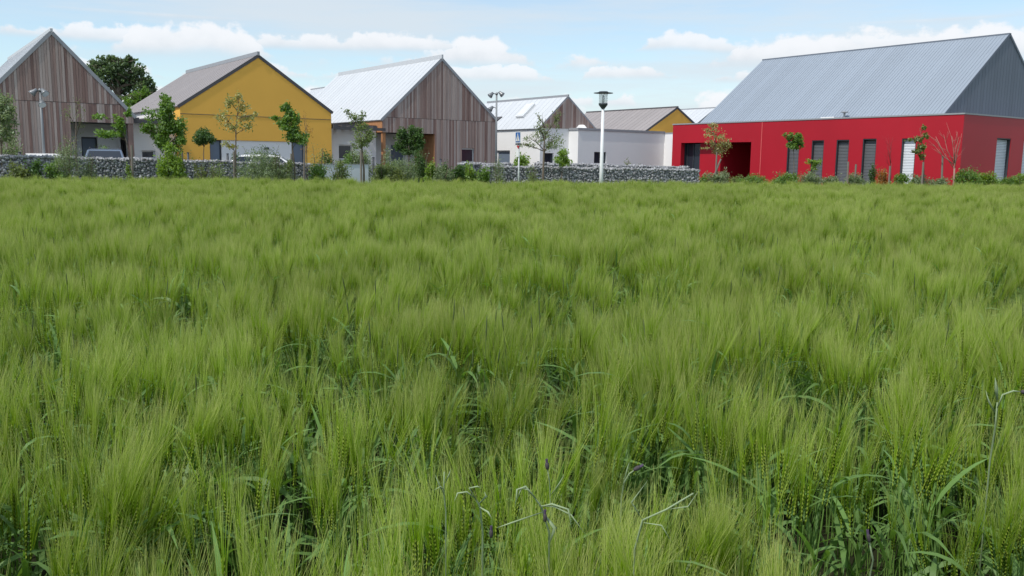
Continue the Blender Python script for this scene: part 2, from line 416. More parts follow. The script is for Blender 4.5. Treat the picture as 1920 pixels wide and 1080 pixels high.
for a, b in (d1, d2):
    o = MB().box(a+0.05, b-0.05, 0.16, 0.22, 0, zb2-0.06).build('door', 'door', H)
    fr = MB().box(a, a+0.05, 0.12, 0.3, 0, zb2-0.002).box(b-0.05, b, 0.12, 0.3, 0, zb2-0.002).box(a+0.05, b-0.05, 0.12, 0.3, zb2-0.06, zb2-0.002)
    fr.build('door_frame', 'frame_dark', o); MB().box(b-0.18, b-0.08, 0.13, 0.158, 0.98, 1.01).build('handle', 'trim', o)
cx_ = face(500, 277, O2)
lampb = MB().box(cx_[0]-0.1, cx_[0]+0.1, -0.06, 0.058, cx_[1]-0.08, cx_[1]+0.02).build('wall_lamp', 'lamp_dark', H)
gable_roof(H, w2, z2l, x2a, z2a, z2r, -0.012, L2, 'brown_metal', trim='dark_trim', pw=0.6, ridge=(0.14, 0.12, L2*0.98, 'trim'))

# ------------------------------------------------------------------ timber clad house at the end of the row (first)
O1a = O2 - AX * 2.1 - BX * 0.2                # its right hand gable corner stands beside the ochre house
O1r = hit(250, 222, O2 - BX * 0.6, BX); O1r.z = GZ
xa_, z1a = face(96, 62, O1r); _, z1r = face(250, 218, O1r)
w1 = -xa_ * 2; O1 = O1r - AX * w1; x1a = w1 / 2; z1l = z1r; L1 = 14.0
H = thing('gabled_house', 'weathered timber clad gable house with porch recess beside the blue estate car', 'house', O1, ANG)
zo1 = face(190, 229, O1)[1]; xo1 = face(131, 230, O1)[0]
zs1 = face(130, 190, O1)[1] - 0.05
wm = MB()
wm.prism_y([(0, zo1), (w1, zo1), (w1, z1r), (x1a, z1a), (0, z1l)], 0.0, L1)
wm.box(0, xo1, 0, L1, 0, zo1-0.002)
wall = wm.build('wall', 'dark_trim', H)
top1 = lambda x: (z1l + (z1a-z1l)*x/x1a if x < x1a else z1r + (z1a-z1r)*(w1-x)/(w1-x1a)) - 0.01
boards(wall, 0.0, w1, lambda x: zs1+0.01, top1)
boards(wall, 0.0, w1, lambda x: (0.05 if x < xo1 else zo1-0.02), lambda x: min(zs1-0.01, top1(x)))
wr = [face(152, 256, O1+BX*2.2)[0], face(182, 256, O1+BX*2.2)[0], 0.0, 2.15]
pm = MB(); wall_front(pm, xo1, w1-0.1, 0, zo1-0.004, [wr], 2.2, 2.4); pw_ = pm.build('porch_wall', 'white', H)
window(H, wr, 2.2, frame='frame_dark', pane='door', name='door')
MB().box(w1-0.24, w1-0.02, 0.02, 0.24, 0, zo1-0.002).build('porch_post', 'wood', H)
gable_roof(H, w1, z1l, x1a, z1a, z1r, -0.05, L1, 'white_metal', pw=0.6, ridge=(0.09, 0.10, L1*0.98, 'white_metal'))

# ------------------------------------------------------------------ timber clad house in the middle (third)
O3 = hit(717, 250, O2 + BX * 0.35, BX); O3.z = GZ
w3, z3r = face(928, 224, O3); _, z3l = face(717, 224, O3); x3a, z3a = face(828, 112, O3); L3 = 13.5
H = thing('gabled_house', 'weathered timber clad gable house with white seamed roof behind the dark bushy tree', 'house', O3, ANG)
zo3 = face(770, 249, O3)[1]; xo3 = face(815, 250, O3)[0]; zs3 = face(820, 224, O3)[1]
win3 = (*[face(p, 280, O3)[0] for p in (865, 889)], face(877, 305, O3)[1], face(877, 278, O3)[1])
wm = MB(); wm.prism_y([(0, zo3), (w3, zo3), (w3, z3r), (x3a, z3a), (0, z3l)], 0.0, 0.3)
wall_front(wm, xo3, w3, 0, zo3-0.002, [win3], 0, 0.3)
wm.box(w3-0.3, w3, 0.3, L3, 0, z3r); wm.box(0, 0.3, 0.3, L3, zo3, z3l); wm.box(xo3, w3-0.3, 2.2, 2.4, 0, zo3)
wm.box(0.3, w3-0.3, 0.3, L3-0.3, zo3+0.02, zo3+0.1); wm.prism_y([(0,0),(w3,0),(w3,z3r),(x3a,z3a-0.2),(0,z3l)], L3-0.3, L3-0.002)
wall = wm.build('wall', 'dark_trim', H)
top3 = lambda x: (z3l + (z3a-z3l)*x/x3a if x < x3a else z3r + (z3a-z3r)*(w3-x)/(w3-x3a)) - 0.01
boards(wall, 0.0, w3, lambda x: zs3+0.01, top3)
boards(wall, 0.0, w3, lambda x: (0.05 if x > xo3 else zo3-0.02), lambda x: min(zs3-0.01, top3(x)), holes=[(win3[0], win3[1], win3[2]-0.0, win3[3])])
window(H, win3, 0.0, deep=0.06, fw=0.07)
MB().box(-0.03, -0.002, -0.02, 2.4, zo3-0.02, z3l-0.02).build('side_board', 'wood_sunlit', H)
MB().box(xo3-0.03, xo3-0.002, 0.0, 2.2, 0, zo3-0.03).build('porch_board', 'wood_sunlit', H)
wr = (*[face(p, 280, O3+BX*2.2)[0] for p in (733, 760)], 0.0, 2.2)
pm = MB(); wall_front(pm, 0.0, xo3-0.03, 0, zo3-0.004, [wr], 2.2, 2.4); pm.build('porch_wall', 'white', H)
window(H, wr, 2.2, frame='frame_white', pane='door', name='door')
MB().box(0.02, 0.20, 0.02, 0.20, 0, zo3-0.002).build('porch_post', 'wood_sunlit', H)
gable_roof(H, w3, z3l, x3a, z3a, z3r, -0.05, L3, 'white_metal', pw=0.55, ridge=(0.18, 0.10, L3*0.98, 'white_metal'))

MB().tube([(w3+0.07, 0.12, 0), (w3+0.07, 0.12, z3r-0.1)], [0.055, 0.055], 8).build('downpipe', 'dark_trim', H)
MB().prism_y([(w3+0.10, z3r-0.12), (w3+0.16, z3r-0.16), (w3+0.62, z3r+0.16), (w3+0.58, z3r+0.20)], 0.1, 1.6).build('roof_flap', 'dark_trim', H)
# ------------------------------------------------------------------ low white links between the houses
def link_wall(name, label, Oa, Ob, setb, ztop_px, wins, canopy=None, depth=6.0):
    ln = (Ob - Oa).dot(AX); O = Oa + BX * setb
    T = thing(name, label, 'building', O, ANG)
    zt = face(ztop_px[0], ztop_px[1], O)[1]; holes = []
    for (p0, p1, q0, q1) in wins:
        holes.append((face(p0, q0, O)[0], face(p1, q0, O)[0], max(0.02, face(p0, q1, O)[1]), face(p0, q0, O)[1]))
    wm = MB(); wall_front(wm, 0, ln, 0, zt, holes, 0, 0.3); wm.build('wall', 'white', T); MB().box(0, ln, depth-0.3, depth, 0, zt).build('rear_wall', 'white', T)
    MB().box(0, ln, -0.06, depth, zt+0.002, zt+0.12).build('roof_edge', 'dark_trim', T)
    for h in holes: window(T, h, 0.0, frame='frame_white', pane='glass', sill=True)
    if canopy:
        zc0 = face(canopy[0], canopy[1], O)[1]
        for i in range(int(ln/0.45)):
            MB().box(0.06+i*0.45, 0.30+i*0.45, -1.1, -0.062, zc0+random.uniform(0, 0.03), zc0+0.16+random.uniform(0, 0.05)).build('canopy_slat', 'dark_trim', T)
        MB().box(0.02, ln-0.02, -1.15, -1.102, zc0-0.05, zc0+0.1).build('canopy_beam', 'dark_trim', T)
    return T
O1rc = O1 + AX * (w1 + 0.02)
link_wall('low_link_building', 'low white link with small dark window between timber house and ochre house', O1rc, O1rc + AX * ((O2 - O1rc).dot(AX) - 0.02), 1.4, (270, 231), [(265, 291, 282, 297)], canopy=(270, 231))
O2rc = O2 + AX * (w2 + 0.02)
link_wall('low_link_building', 'low white link with framed window between ochre house and white-roofed timber house', O2rc, O2rc + AX * ((O3 - O2rc).dot(AX) - 0.05), 1.0, (660, 238), [(635, 661, 271, 299)], canopy=(650, 243))

# ------------------------------------------------------------------ small timber gable over white walls (fourth)
O4 = spot(1012, 54.0)
w4, z4r = face(1117, 244, O4); _, z4l = face(1012, 240, O4); x4a, z4a = face(1065, 183, O4); L4 = 9.0
H = thing('gabled_house', 'white walled house with small timber gable and roof skylight', 'house', O4, ANG)
hw = (*[face(p, 285, O4)[0] for p in (1020, 1038)], 0.0, face(1030, 287, O4)[1])
sy = [side(p, 290, O4)[0] for p in (956, 930)]; hd = (sy[0], sy[1], 0.0, side(945, 282, O4)[1])
wm = MB(); wall_front(wm, 0, w4, 0, min(z4l, z4r), [hw], 0, 0.3); zb = min(z4l, z4r)
wm.prism_y([(0, zb+0.001), (w4, zb+0.001), (w4, z4r+0.002), (x4a, z4a), (0, z4l+0.002)], 0.0, 0.3)
wall_side(wm, 0.302, L4, 0, z4l, [hd], 0, 0.3); wm.box(w4-0.3, w4, 0.302, L4, 0, z4r); wm.box(0.302, w4-0.302, L4-0.3, L4, 0, z4r)
wall = wm.build('wall', 'white', H)
top4 = lambda x: (z4l + (z4a-z4l)*x/x4a if x < x4a else z4r + (z4a-z4r)*(w4-x)/(w4-x4a)) - 0.01
boards(wall, 0.0, w4, lambda x: zb+0.03, top4, bw=0.12)
window(H, hw, 0.0, frame='frame_dark', pane='glass', name='door')
window(H, hd, 0.0, on_side=True, frame='frame_white', pane='door', name='door', fw=0.10)
R = gable_roof(H, w4, z4l, x4a, z4a, z4r, -0.012, L4, 'white_metal', pw=0.5, ridge=(0.10, 0.08, L4*0.98, 'trim'))
# roof window standing on the slope
sk = MB(); ty = side(975, 215, O4 + AX*1.1)[0]
for (u0, u1, t0, t1) in ((0.35, 0.78, 0.07, 0.22),):
    xa1, za1 = x4a*u0, z4l+(z4a-z4l)*u0; xb1, zb1 = x4a*u1, z4l+(z4a-z4l)*u1
    sk.prism_y(slope_pts(xa1, za1, xb1, zb1, t0, t1), 2.6, 3.4); so_ = sk.build('skylight', 'frame_white', R)
    MB().prism_y(slope_pts(xa1+0.06, za1+0.06*(z4a-z4l)/x4a, xb1-0.06, zb1-0.06*(z4a-z4l)/x4a, t1, t1+0.02), 2.68, 3.32).build('pane', 'panel', so_)

# ------------------------------------------------------------------ flat white block in front of the brown roof
O5 = spot(1083, 54.6)
w5, z5 = face(1246, 250, O5)[0], face(1160, 247, O5)[1]
T = thing('flat_roofed_building', 'long low white rendered block with one square dark window', 'building', O5, ANG)
h5 = (*[face(p, 290, O5)[0] for p in (1114, 1137)], face(1125, 306, O5)[1], face(1125, 285, O5)[1])
wm = MB(); wall_front(wm, 0, w5, 0, z5, [h5], 0, 0.3); wm.box(0, 0.3, 0.3, 6, 0, z5).box(w5-0.3, w5, 0.3, 6, 0, z5).box(0.3, w5-0.3, 5.7, 6, 0, z5)
wm.build('wall', 'white', T)
MB().box(-0.05, w5+0.002, -0.05, 6, z5+0.002, z5+0.14).build('roof_edge', 'trim', T)
window(T, h5, 0.0, frame='frame_dark', pane='glass', bar=True)
p0 = face(1108, 244, O5)
MB().lathe([(0.50, z5+0.142), (0.46, z5+0.20), (0.26, z5+0.36), (0.16, z5+0.38)], 4, Matrix.Translation((p0[0], 0.9, 0))).build('roof_dome', 'frame_white', T)
MB().box(w5+0.005, w5+3.0, -1.0, 5, 0, z5-0.05).build('end_block', 'white', T)
MB().box(w5+0.001, w5+3.0, -1.04, 5, z5-0.048, z5+0.06).build('end_block_edge', 'trim', T)

# ------------------------------------------------------------------ brown roofed house with ochre gable behind
def back_house(label, px, py_, d, apex, wmat, rmat, LN, trim, ztop=None, right=None):
    O = spot(px, d); xa2, za2 = face(*apex, O); zl2 = face(px, py_, O)[1]; wd = 2 * xa2
    H = thing('gabled_house', label, 'house', O, ANG)
    MB().prism_y([(0, 0), (wd, 0), (wd, zl2), (xa2, za2), (0, zl2)], 0, LN).build('wall', wmat, H)
    gable_roof(H, wd, zl2, xa2, za2, zl2, -0.012, LN, rmat, trim=trim, pw=0.5, over=0.1, ridge=(0.06, 0.1, LN, trim))
    return H
back_house('ochre gable house with brown-grey roof behind the low white block', 1206, 249, 62.5, (1270, 203), 'yellow', 'brown_metal', 10.0, 'dark_trim')
back_house('pale roofed house almost hidden behind the red building', 1290, 245, 74.0, (1342, 204), 'slate', 'white_metal', 9.0, 'trim')
back_house('white roofed house mostly hidden behind ochre house', 600, 215, 68.0, (680, 156), 'white', 'white_metal', 10.0, 'trim')

# ------------------------------------------------------------------ red building
OR = spot(1800, 40.8)
RH = thing('red_building', 'glossy red flat walled building carrying a big grey gabled roof', 'building', OR, ANG)
zR = side(1800, 214.5, OR)[1]; LR = side(1262, 236, OR)[0]; WR = 13.6
def sw(a, b, t, bt=None):
    y0, y1 = side(b, 300, OR)[0], side(a, 300, OR)[0]
    return (min(y0, y1), max(y0, y1), 0.12, side((a+b)/2, t, OR)[1])
wins = [sw(1475, 1497, 264), sw(1520.5, 1543, 263), sw(1566.5, 1590, 262), sw(1615.5, 1641, 260), sw(1688.5, 1715, 259.5)]
ent = (side(1407, 300, OR)[0], side(1276, 300, OR)[0], -1.0, side(1345, 267, OR)[1])
wm = MB(); wall_side(wm, 0, LR, 0, zR, wins + [ent], 0, 0.32)
wf = (*[face(p, 280, OR)[0] for p in (1868, 1894)], 0.12, face(1880, 259, OR)[1]); wf2 = (face(1918.5, 280, OR)[0], face(1945, 280, OR)[0], 0.12, wf[3])
wall_front(wm, 0.321, WR, 0, zR, [wf, wf2], 0.0, 0.32); wm.box(WR-0.32, WR, 0.32, LR, 0, zR); wm.box(0.321, WR-0.321, LR-0.32, LR, 0, zR)
wall = wm.build('wall', 'red', RH)
MB().box(0.33, WR-0.33, 0.33, LR-0.33, zR-0.45, zR-0.35).build('flat_roof', 'trim', RH)
MB().box(-0.03, 0.36, -0.03, LR+0.03, zR+0.002, zR+0.07).box(0.362, WR, -0.03, 0.36, zR+0.002, zR+0.07).build('parapet_cap', 'trim', wall)
yj = side(1427, 280, OR)[0]
MB().box(-0.012, -0.002, yj-0.025, yj+0.025, 0, zR-0.01).build('joint_strip', mat('pale_red_joint', (0.62, 0.10, 0.10), 0.5, var=0.03), wall)
def blind_window(rect, on_side, light):
    u0, u1, z0, z1 = rect; f = MB(); a = 0.16
    bx(f, on_side, u0, u0+0.04, 0.02, a+0.06, z0, z1); bx(f, on_side, u1-0.04, u1, 0.02, a+0.06, z0, z1); bx(f, on_side, u0+0.04, u1-0.04, 0.02, a+0.06, z1-0.05, z1)
    o = f.build('window', 'frame_dark', RH)
    p = MB(); bx(p, on_side, u0+0.04, u1-0.04, a+0.07, a+0.09, z0, z1-0.05); p.build('pane', 'glass', o)
    s = MB(); z = z0+0.02
    while z < z1-0.1:
        s_ = 0.055
        vs8 = [(u0+0.045, a-0.01, z), (u1-0.045, a-0.01, z), (u1-0.045, a+0.02, z+0.066), (u0+0.045, a+0.02, z+0.066)]
        vs8 += [(x, y+0.006, zz) for x, y, zz in vs8]
        if on_side: vs8 = [(y, x, zz) for x, y, zz in vs8]
        s.poly(vs8, [(0,1,2,3),(4,7,6,5),(0,4,5,1),(2,6,7,3)]); z += 0.075
    b = s.build('blind', 'blind' if light else 'blind_dark', o); b['kind'] = 'stuff'
for i, r in enumerate(wins): blind_window(r, True, i == 4)
blind_window(wf, False, True); blind_window(wf2, False, True)
# entrance recess: glazed lobby, red pier, dark doorway
e0, e1, _, ez = ent; D = 3.2
yp0, yp1 = side(1352, 300, OR + AX*0.5)[0], side(1313, 300, OR + AX*0.5)[0]
MB().box(D, D+0.2, e0-0.3, e1+0.3, 0, ez+0.2).build('recess_wall', 'red', RH)
MB().box(0.33, D, e0-0.3, e1+0.3, ez+0.004, ez+0.12).build('recess_ceiling', 'red', RH)
MB().box(0.33, D, e0-0.2, e0-0.002, 0, ez).build('recess_side', 'red', RH); MB().box(0.33, D, e1+0.002, e1+0.2, 0, ez).build('recess_glazing', 'glass', RH)
MB().box(0.45, D-0.002, yp0, yp1, 0, ez).build('pier', 'red', RH)
gl = MB().box(0.55, 0.58, yp1+0.002, e1-0.06, 0.05, ez-0.05).build('lobby_glazing', 'glass', RH)
fr = MB()
for yy in (yp1+0.03, (yp1+e1)/2, e1-0.06): fr.box(0.51, 0.60, yy-0.03, yy+0.03, 0.0, ez-0.002)
fr.build('mullion', 'frame_dark', gl)
MB().box(D-0.06, D-0.003, e0+0.4, e0+1.5, 0, 2.2).build('door', 'frame_dark', RH)
# the grey roof volume
yg = side(1762, 213, OR)[0]; OG = OR + BX * yg + AX * 0.35
xg, zg = face(1893, 68, OG); zge = zR - 0.1; LG_ = side(1311, 230, OG)[0]
gv = link('roof_volume', None, RH); gv.location = (0.35, yg, 0)
wm = MB().prism_y([(0.0, zge), (2*xg, zge), (xg, zg)], 0.05, LG_-0.05); wm.build('gable_wall', 'slate', gv)
rb = MB().prism_y(slope_pts(0, zge, xg, zg, 0.004, 0.10), 0, LG_).prism_y(slope_pts(2*xg, zge, xg, zg, 0.004, 0.10), 0, LG_)
rb.build('roof_deck', 'grey_metal', gv)
npan = round(LG_/0.54); pw_ = LG_/npan
me = MB().prism_y(slope_pts(0, zge, xg, zg, 0.102, 0.118), 0.01, pw_-0.01).prism_y(slope_pts(0, zge, xg, zg, 0.102, 0.136), -0.008, 0.008).prism_y(slope_pts(0, zge, xg, zg, 0.1185, 0.134), pw_/3-0.012, pw_/3+0.012).prism_y(slope_pts(0, zge, xg, zg, 0.1185, 0.134), pw_*2/3-0.012, pw_*2/3+0.012).mesh('roof_panel', MT['grey_metal'])
for i in range(npan):
    o = link('roof_panel', me, gv); o.location = (0, i*pw_, 0)
n = round(2*xg/0.30)
for i in range(n):
    a, b = i*2*xg/n+0.008, (i+1)*2*xg/n-0.008
    tz = lambda x: zge + (zg-zge)*(1-abs(x-xg)/xg)
    pts = [(a, zge), (b, zge), (b, max(zge+0.01, tz(b))), (a, max(zge+0.01, tz(a)))]
    if a < xg < b: pts.insert(3, (xg, zg))
    MB().prism_y(pts, 0.0, 0.048).build('cladding_panel', 'slate', gv)
MB().prism_y(slope_pts(0, zge, xg, zg, 0.02, 0.14), -0.03, -0.003).prism_y(slope_pts(2*xg, zge, xg, zg, 0.02, 0.14), -0.031, -0.003).build('verge_trim', 'slate', gv)
MB().box(xg-0.10, xg+0.10, -0.03, LG_, zg+0.08, zg+0.155).build('ridge_cap', 'slate', gv)
# vents on the flat strip behind the parapet
yv = side(1578, 214, OR)[0]
v = MB().tube([(0.25, yv, zR-0.3), (0.25, yv, zR+0.32)], [0.05, 0.05], 8).lathe([(0.02, zR+0.40), (0.2, zR+0.36), (0.2, zR+0.33), (0.05, zR+0.30)], 10, Matrix.Translation((0.25, yv, 0)))
v.build('vent', 'trim', RH); MB().box(0.1, 0.34, yv+0.5, yv+1.3, zR+0.072, zR+0.13).build('vent_box', 'sign_white', RH)

# ------------------------------------------------------------------ gabion walls
ico = bmesh.new(); bmesh.ops.create_icosphere(ico, subdivisions=1, radius=1.0)
IV = np.array([v.co[:] for v in ico.verts]); IT = np.array([[v.index for v in f.verts] for f in ico.faces]); ico.free()
def stones_mesh(pts, sizes, seed):
    r = np.random.default_rng(seed); V = []; T = []
    for k, (p, s) in enumerate(zip(pts, sizes)):
        Mx = np.linalg.qr(r.normal(size=(3, 3)))[0]
        v = IV * (1 + r.uniform(-0.28, 0.28, (len(IV), 1))) * (s * r.uniform(0.7, 1.25, 3)) @ Mx
        V.append(v + p); T.append(IT + k * len(IV))
    return np_mesh('stone_fill', np.concatenate(V), np.concatenate(T), [MT['stone']])
def gabion(label, Pa, Pb, thick, za, zb, seed, z0=GZ-0.1):
    """a basket wall from Pa to Pb; za, zb are the heights of its top at both ends"""
    d = (Pb - Pa); ln = math.hypot(d.x, d.y); rz = math.atan2(d.y, d.x)
    T = thing('gabion_wall', label, 'stone wall', (Pa.x, Pa.y, 0), rz)
    top = lambda x: za + (zb-za)*x/ln
    core = MB().poly([(0.07,0.07,z0),(ln-0.07,0.07,z0),(ln-0.07,thick-0.07,z0),(0.07,thick-0.07,z0),(0.07,0.07,za-0.08),(ln-0.07,0.07,zb-0.08),(ln-0.07,thick-0.07,zb-0.08),(0.07,thick-0.07,za-0.08)],
                     [(0,3,2,1),(4,5,6,7),(0,1,5,4),(1,2,6,5),(2,3,7,6),(3,0,4,7)])
    core.build('core', 'core', T)
    r = np.random.default_rng(seed); P = []; S = []; s = 0.082
    def surf(nu, nv, fn):
        for i in range(nu):
            for j in range(nv):
                u, v = (i+0.5+r.uniform(-.45, .45))/nu, (j+0.5+r.uniform(-.45, .45))/nv
                P.append(fn(u, v)); S.append(r.uniform(0.036, 0.066))
    H_ = max(za, zb) - z0
    surf(int(ln/s), int(H_/s), lambda u, v: (u*ln, 0.06+r.uniform(-.015, .03), z0+v*(top(u*ln)-z0-0.03)))
    surf(int(ln/s), int(thick/s), lambda u, v: (u*ln, v*thick, top(u*ln)-0.055+0.02*math.sin(u*ln*3.1)*math.sin(u*ln*0.9)+r.uniform(-.03, .045)))
    surf(int(thick/s), int(H_/s), lambda u, v: (0.06, u*thick, z0+v*(za-z0-0.03)))
    surf(int(thick/s), int(H_/s), lambda u, v: (ln-0.06, u*thick, z0+v*(zb-z0-0.03)))
    surf(int(ln/s/1.5), int(H_/s/1.5), lambda u, v: (u*ln, thick-0.06, z0+v*(top(u*ln)-z0-0.03)))
    o = link('stone_fill', stones_mesh(np.array(P), S, seed+1), T); o['kind'] = 'stuff'
    wm = MB(); k = 0.0025
    nx = int(ln/0.25)
    for i in range(nx+1):
        x = i*ln/nx; wm.box(x-k, x+k, -0.012, -0.007, z0, top(x)+0.012)
        wm.box(x-k, x+k, -0.007, thick, top(x)+0.012, top(x)+0.017)
    nz = int(H_/0.25)
    for j in range(nz+1):
        v = j/nz; wm.poly([(0,-0.008,z0+v*(za-z0)-k),(ln,-0.008,z0+v*(zb-z0)-k),(ln,-0.008,z0+v*(zb-z0)+k),(0,-0.008,z0+v*(za-z0)+k)], [(0,1,2,3)])
    o = wm.build('wire_cage', 'wire', T, fix=False); o['kind'] = 'stuff'
    return T
def ztop(px, py, d): return at(px, py, d).z
GA, GB = spot(-60, 30.6), spot(588, 37.4)
gabion('long stone filled gabion wall below the timber and ochre houses', GA, GB, 0.5, ztop(0, 290, 31)+0.02, ztop(585, 307, 37.4), 3)
GC, GD = spot(912, 35.6), spot(1313, 40.2)
gabion('stone filled gabion wall behind the white lamp post', GC, GD, 0.5, ztop(930, 310.5, 35.8), ztop(1312, 317.6, 40.2), 5)
gabion('far gabion wall with a low step of stone in front of white block', spot(1013, 39.6), spot(1293, 43.8), 0.6, ztop(1020, 305.5, 39.6), ztop(1290, 313, 43.8), 9)
gabion('short gabion wall at the foot of white-roofed timber house', spot(866, 41.2), spot(962, 42.6), 0.5, ztop(880, 305.5, 41.2), ztop(960, 306.5, 42.6), 15)
# low pale panel wall closing the gap between the gabions
PA, PB = spot(592, 36.4), spot(691, 37.6); dd = PB - PA; ln = dd.length
T = thing('panel_wall', 'low smooth pale panel wall behind the staked airy tree', 'wall', (PA.x, PA.y, 0), math.atan2(dd.y, dd.x))
zt = ztop(640, 308.5, 37)
npn = 3
for i in range(npn): MB().box(i*ln/npn+0.006, (i+1)*ln/npn-0.006, 0, 0.12, GZ-0.1, zt).build('panel', 'panel', T)
MB().box(-0.01, ln+0.01, -0.02, 0.14, zt+0.002, zt+0.03).build('coping', 'trim', T)

# ------------------------------------------------------------------ poles, lamp, sign
def flood_pole(px, d, ytop, label, arms):
    P = spot(px, d); T = thing('floodlight_pole', label, 'light pole', P, 0.0)
    h = ztop(px, ytop, d) - GZ
    MB().tube([(0,0,-0.05),(0,0,h*0.5),(0,0,h)], [0.062, 0.052, 0.045], 10).build('pole', 'pole', T, smooth=True)
    for (dx, dz, tilt, dy) in arms:
        b = MB().tube([(0, 0, h+dz), (dx*0.6, dy*0.6, h+dz+0.06), (dx, dy, h+dz+0.04)], [0.02, 0.02, 0.02], 6).build('bracket', 'pole', T)
        aim = Vector((dx if abs(dx) > 0.01 else 0.0, dy, 0)); aim = aim.normalized() if aim.length > 0 else Vector((0, -1, 0))
        aim = (aim*math.cos(tilt) + Vector((0, 0, -1))*math.sin(tilt)).normalized()
        M = Matrix.Translation((dx, dy, h+dz)) @ aim.to_track_quat('Z', 'Y').to_matrix().to_4x4()
        hd = MB().lathe([(0.04,-0.13),(0.07,-0.12),(0.085,-0.02),(0.13,0.08),(0.145,0.15)], 14, M).build('lamp_head', 'lamp_grey', T, smooth=True)
        MB().lathe([(0.13,0.152),(0.132,0.157)], 14, M).build('lens', 'panel', hd)
    MB().lathe([(0.06, h), (0.075, h+0.05), (0.06, h+0.10), (0.02, h+0.13)], 10).build('cap', 'lamp_grey', T, smooth=True)
flood_pole(930, 47.5, 178, 'grey pole with three floodlight heads beside the white-roofed timber house', [(-0.27, 0.02, 0.8, -0.1), (0.22, 0.08, 0.7, -0.05), (-0.27, -0.70, 0.8, -0.1)])
flood_pole(83, 35.2, 172, 'grey pole with three floodlight heads before the timber house with porch', [(-0.18, 0.0, 0.75, -0.08), (0.18, 0.0, 0.75, -0.08), (0.10, -0.42, 0.8, -0.12)])

P = spot(1128, 35.0); T = thing('street_lamp', 'white post lamp with glass lantern and flat dark disc hat', 'street lamp', P)
h = ztop(1130, 204, 35) - GZ
MB().tube([(0,0,-0.05),(0,0,1.0),(0,0,h)], [0.085, 0.075, 0.055], 14).build('pole', 'pole_white', T, smooth=True)
MB().lathe([(0.05,h-0.03),(0.06,h),(0.17,h+0.14),(0.185,h+0.20),(0.175,h+0.21)], 20).build('lantern_base', 'lamp_dark', T, smooth=True)
lg = MB().lathe([(0.165,h+0.212),(0.175,h+0.58)], 20).build('lantern_glass', 'lantern_glass', T, smooth=True)
MB().tube([(0,0,h+0.22),(0,0,h+0.30),(0,0,h+0.42),(0,0,h+0.52)], [0.03,0.05,0.05,0.03], 10).build('bulb', 'sign_white', lg, smooth=True)
MB().lathe([(0.16,h+0.582),(0.37,h+0.595),(0.385,h+0.61),(0.20,h+0.635),(0.16,h+0.67),(0.0,h+0.675)], 28).build('hat', 'lamp_dark', T)

P = spot(971, 33.6); T = thing('road_sign', 'blue pedestrian crossing sign on a slim grey post', 'sign', P)
nrm = Vector((-0.90, -0.436, 0)); T.rotation_euler = (0, 0, math.atan2(nrm.y, nrm.x) + math.pi/2)   # local -y looks out
z1 = ztop(968, 247, 33.6) - GZ; z0 = ztop(968, 268, 33.6) - GZ; hw_ = (z1-z0)/2
MB().tube([(0,0.04,-0.05),(0,0.04,z1-0.05)], [0.03, 0.03], 10).build('post', 'pole_white', T, smooth=True)
pl = MB().box(-hw_, hw_, -0.012, 0.008, z0, z1).build('sign_plate', 'sign_white', T)
MB().box(-hw_+0.02, hw_-0.02, -0.016, -0.0125, z0+0.02, z1-0.02).build('blue_field', 'sign_blue', pl)
MB().prism_y([(-hw_*0.72, z0+0.06), (hw_*0.72, z0+0.06), (0, z1-0.05)], -0.020, -0.0165).build('white_triangle', 'sign_white', pl)
zc = z0 + 0.07
fg = MB().prism_y([(-0.01, zc+0.11), (0.035, zc+0.11), (0.03, zc+0.2), (-0.005, zc+0.2)], -0.024, -0.0205)
fg.prism_y([(-0.01, zc+0.11), (0.012, zc+0.11), (-0.03, zc+0.0), (-0.05, zc+0.0)], -0.024, -0.0205)
fg.prism_y([(0.012, zc+0.11), (0.033, zc+0.11), (0.06, zc+0.0), (0.04, zc+0.0)], -0.024, -0.0205)
fg.prism_y([(0.012+0.018*math.cos(a), zc+0.222+0.018*math.sin(a)) for a in np.linspace(0, 6.28, 9)[:-1]], -0.024, -0.0205)
for q in range(4): fg.box(-0.11+q*0.058, -0.08+q*0.058, -0.024, -0.0205, z0+0.062, z0+0.072)
fg.build('walking_figure', 'sign_black', pl)
MB().box(-hw_, hw_, -0.012, 0.008, z0-0.07, z0-0.01).build('dark_bar', 'sign_black', T)
MB().prism_y([(-0.12, z0-0.10), (0.14, z0-0.10), (0.02, z0-0.22)], -0.012, 0.008).build('red_triangle', 'sign_red', T)
MB().box(-hw_*0.8, hw_*0.4, -0.012, 0.008, z0-0.52, z0-0.24).build('white_plate', 'sign_white', T)

def bollard(px, d, ytop, label):
    P = spot(px, d); h = ztop(px, ytop, d) - GZ
    T = thing('fence_post', label, 'post', P, 0.0, None)
    MB().tube([(0,0,-0.05),(0,0,h)], [0.05, 0.05], 8).build('shaft', 'frame_dark', T, smooth=True)
    MB().lathe([(0.05,h),(0.06,h+0.01),(0.055,h+0.03),(0.01,h+0.04)], 8).build('cap', 'frame_dark', T)
bollard(353, 38.6, 287, 'slim black post beside the small round tree')
bollard(427, 39.4, 289, 'slim black post before the white infill of ochre house')
bollard(700, 39.2, 296, 'slim black post beside the pale panel wall')
bollard(826, 41.0, 299, 'slim black post before the boards of white-roofed timber house')
bollard(37, 33.2, 286, 'slim black post before the timber house with porch')
bollard(1009, 40.8, 304, 'slim black post beside far gabion wall')

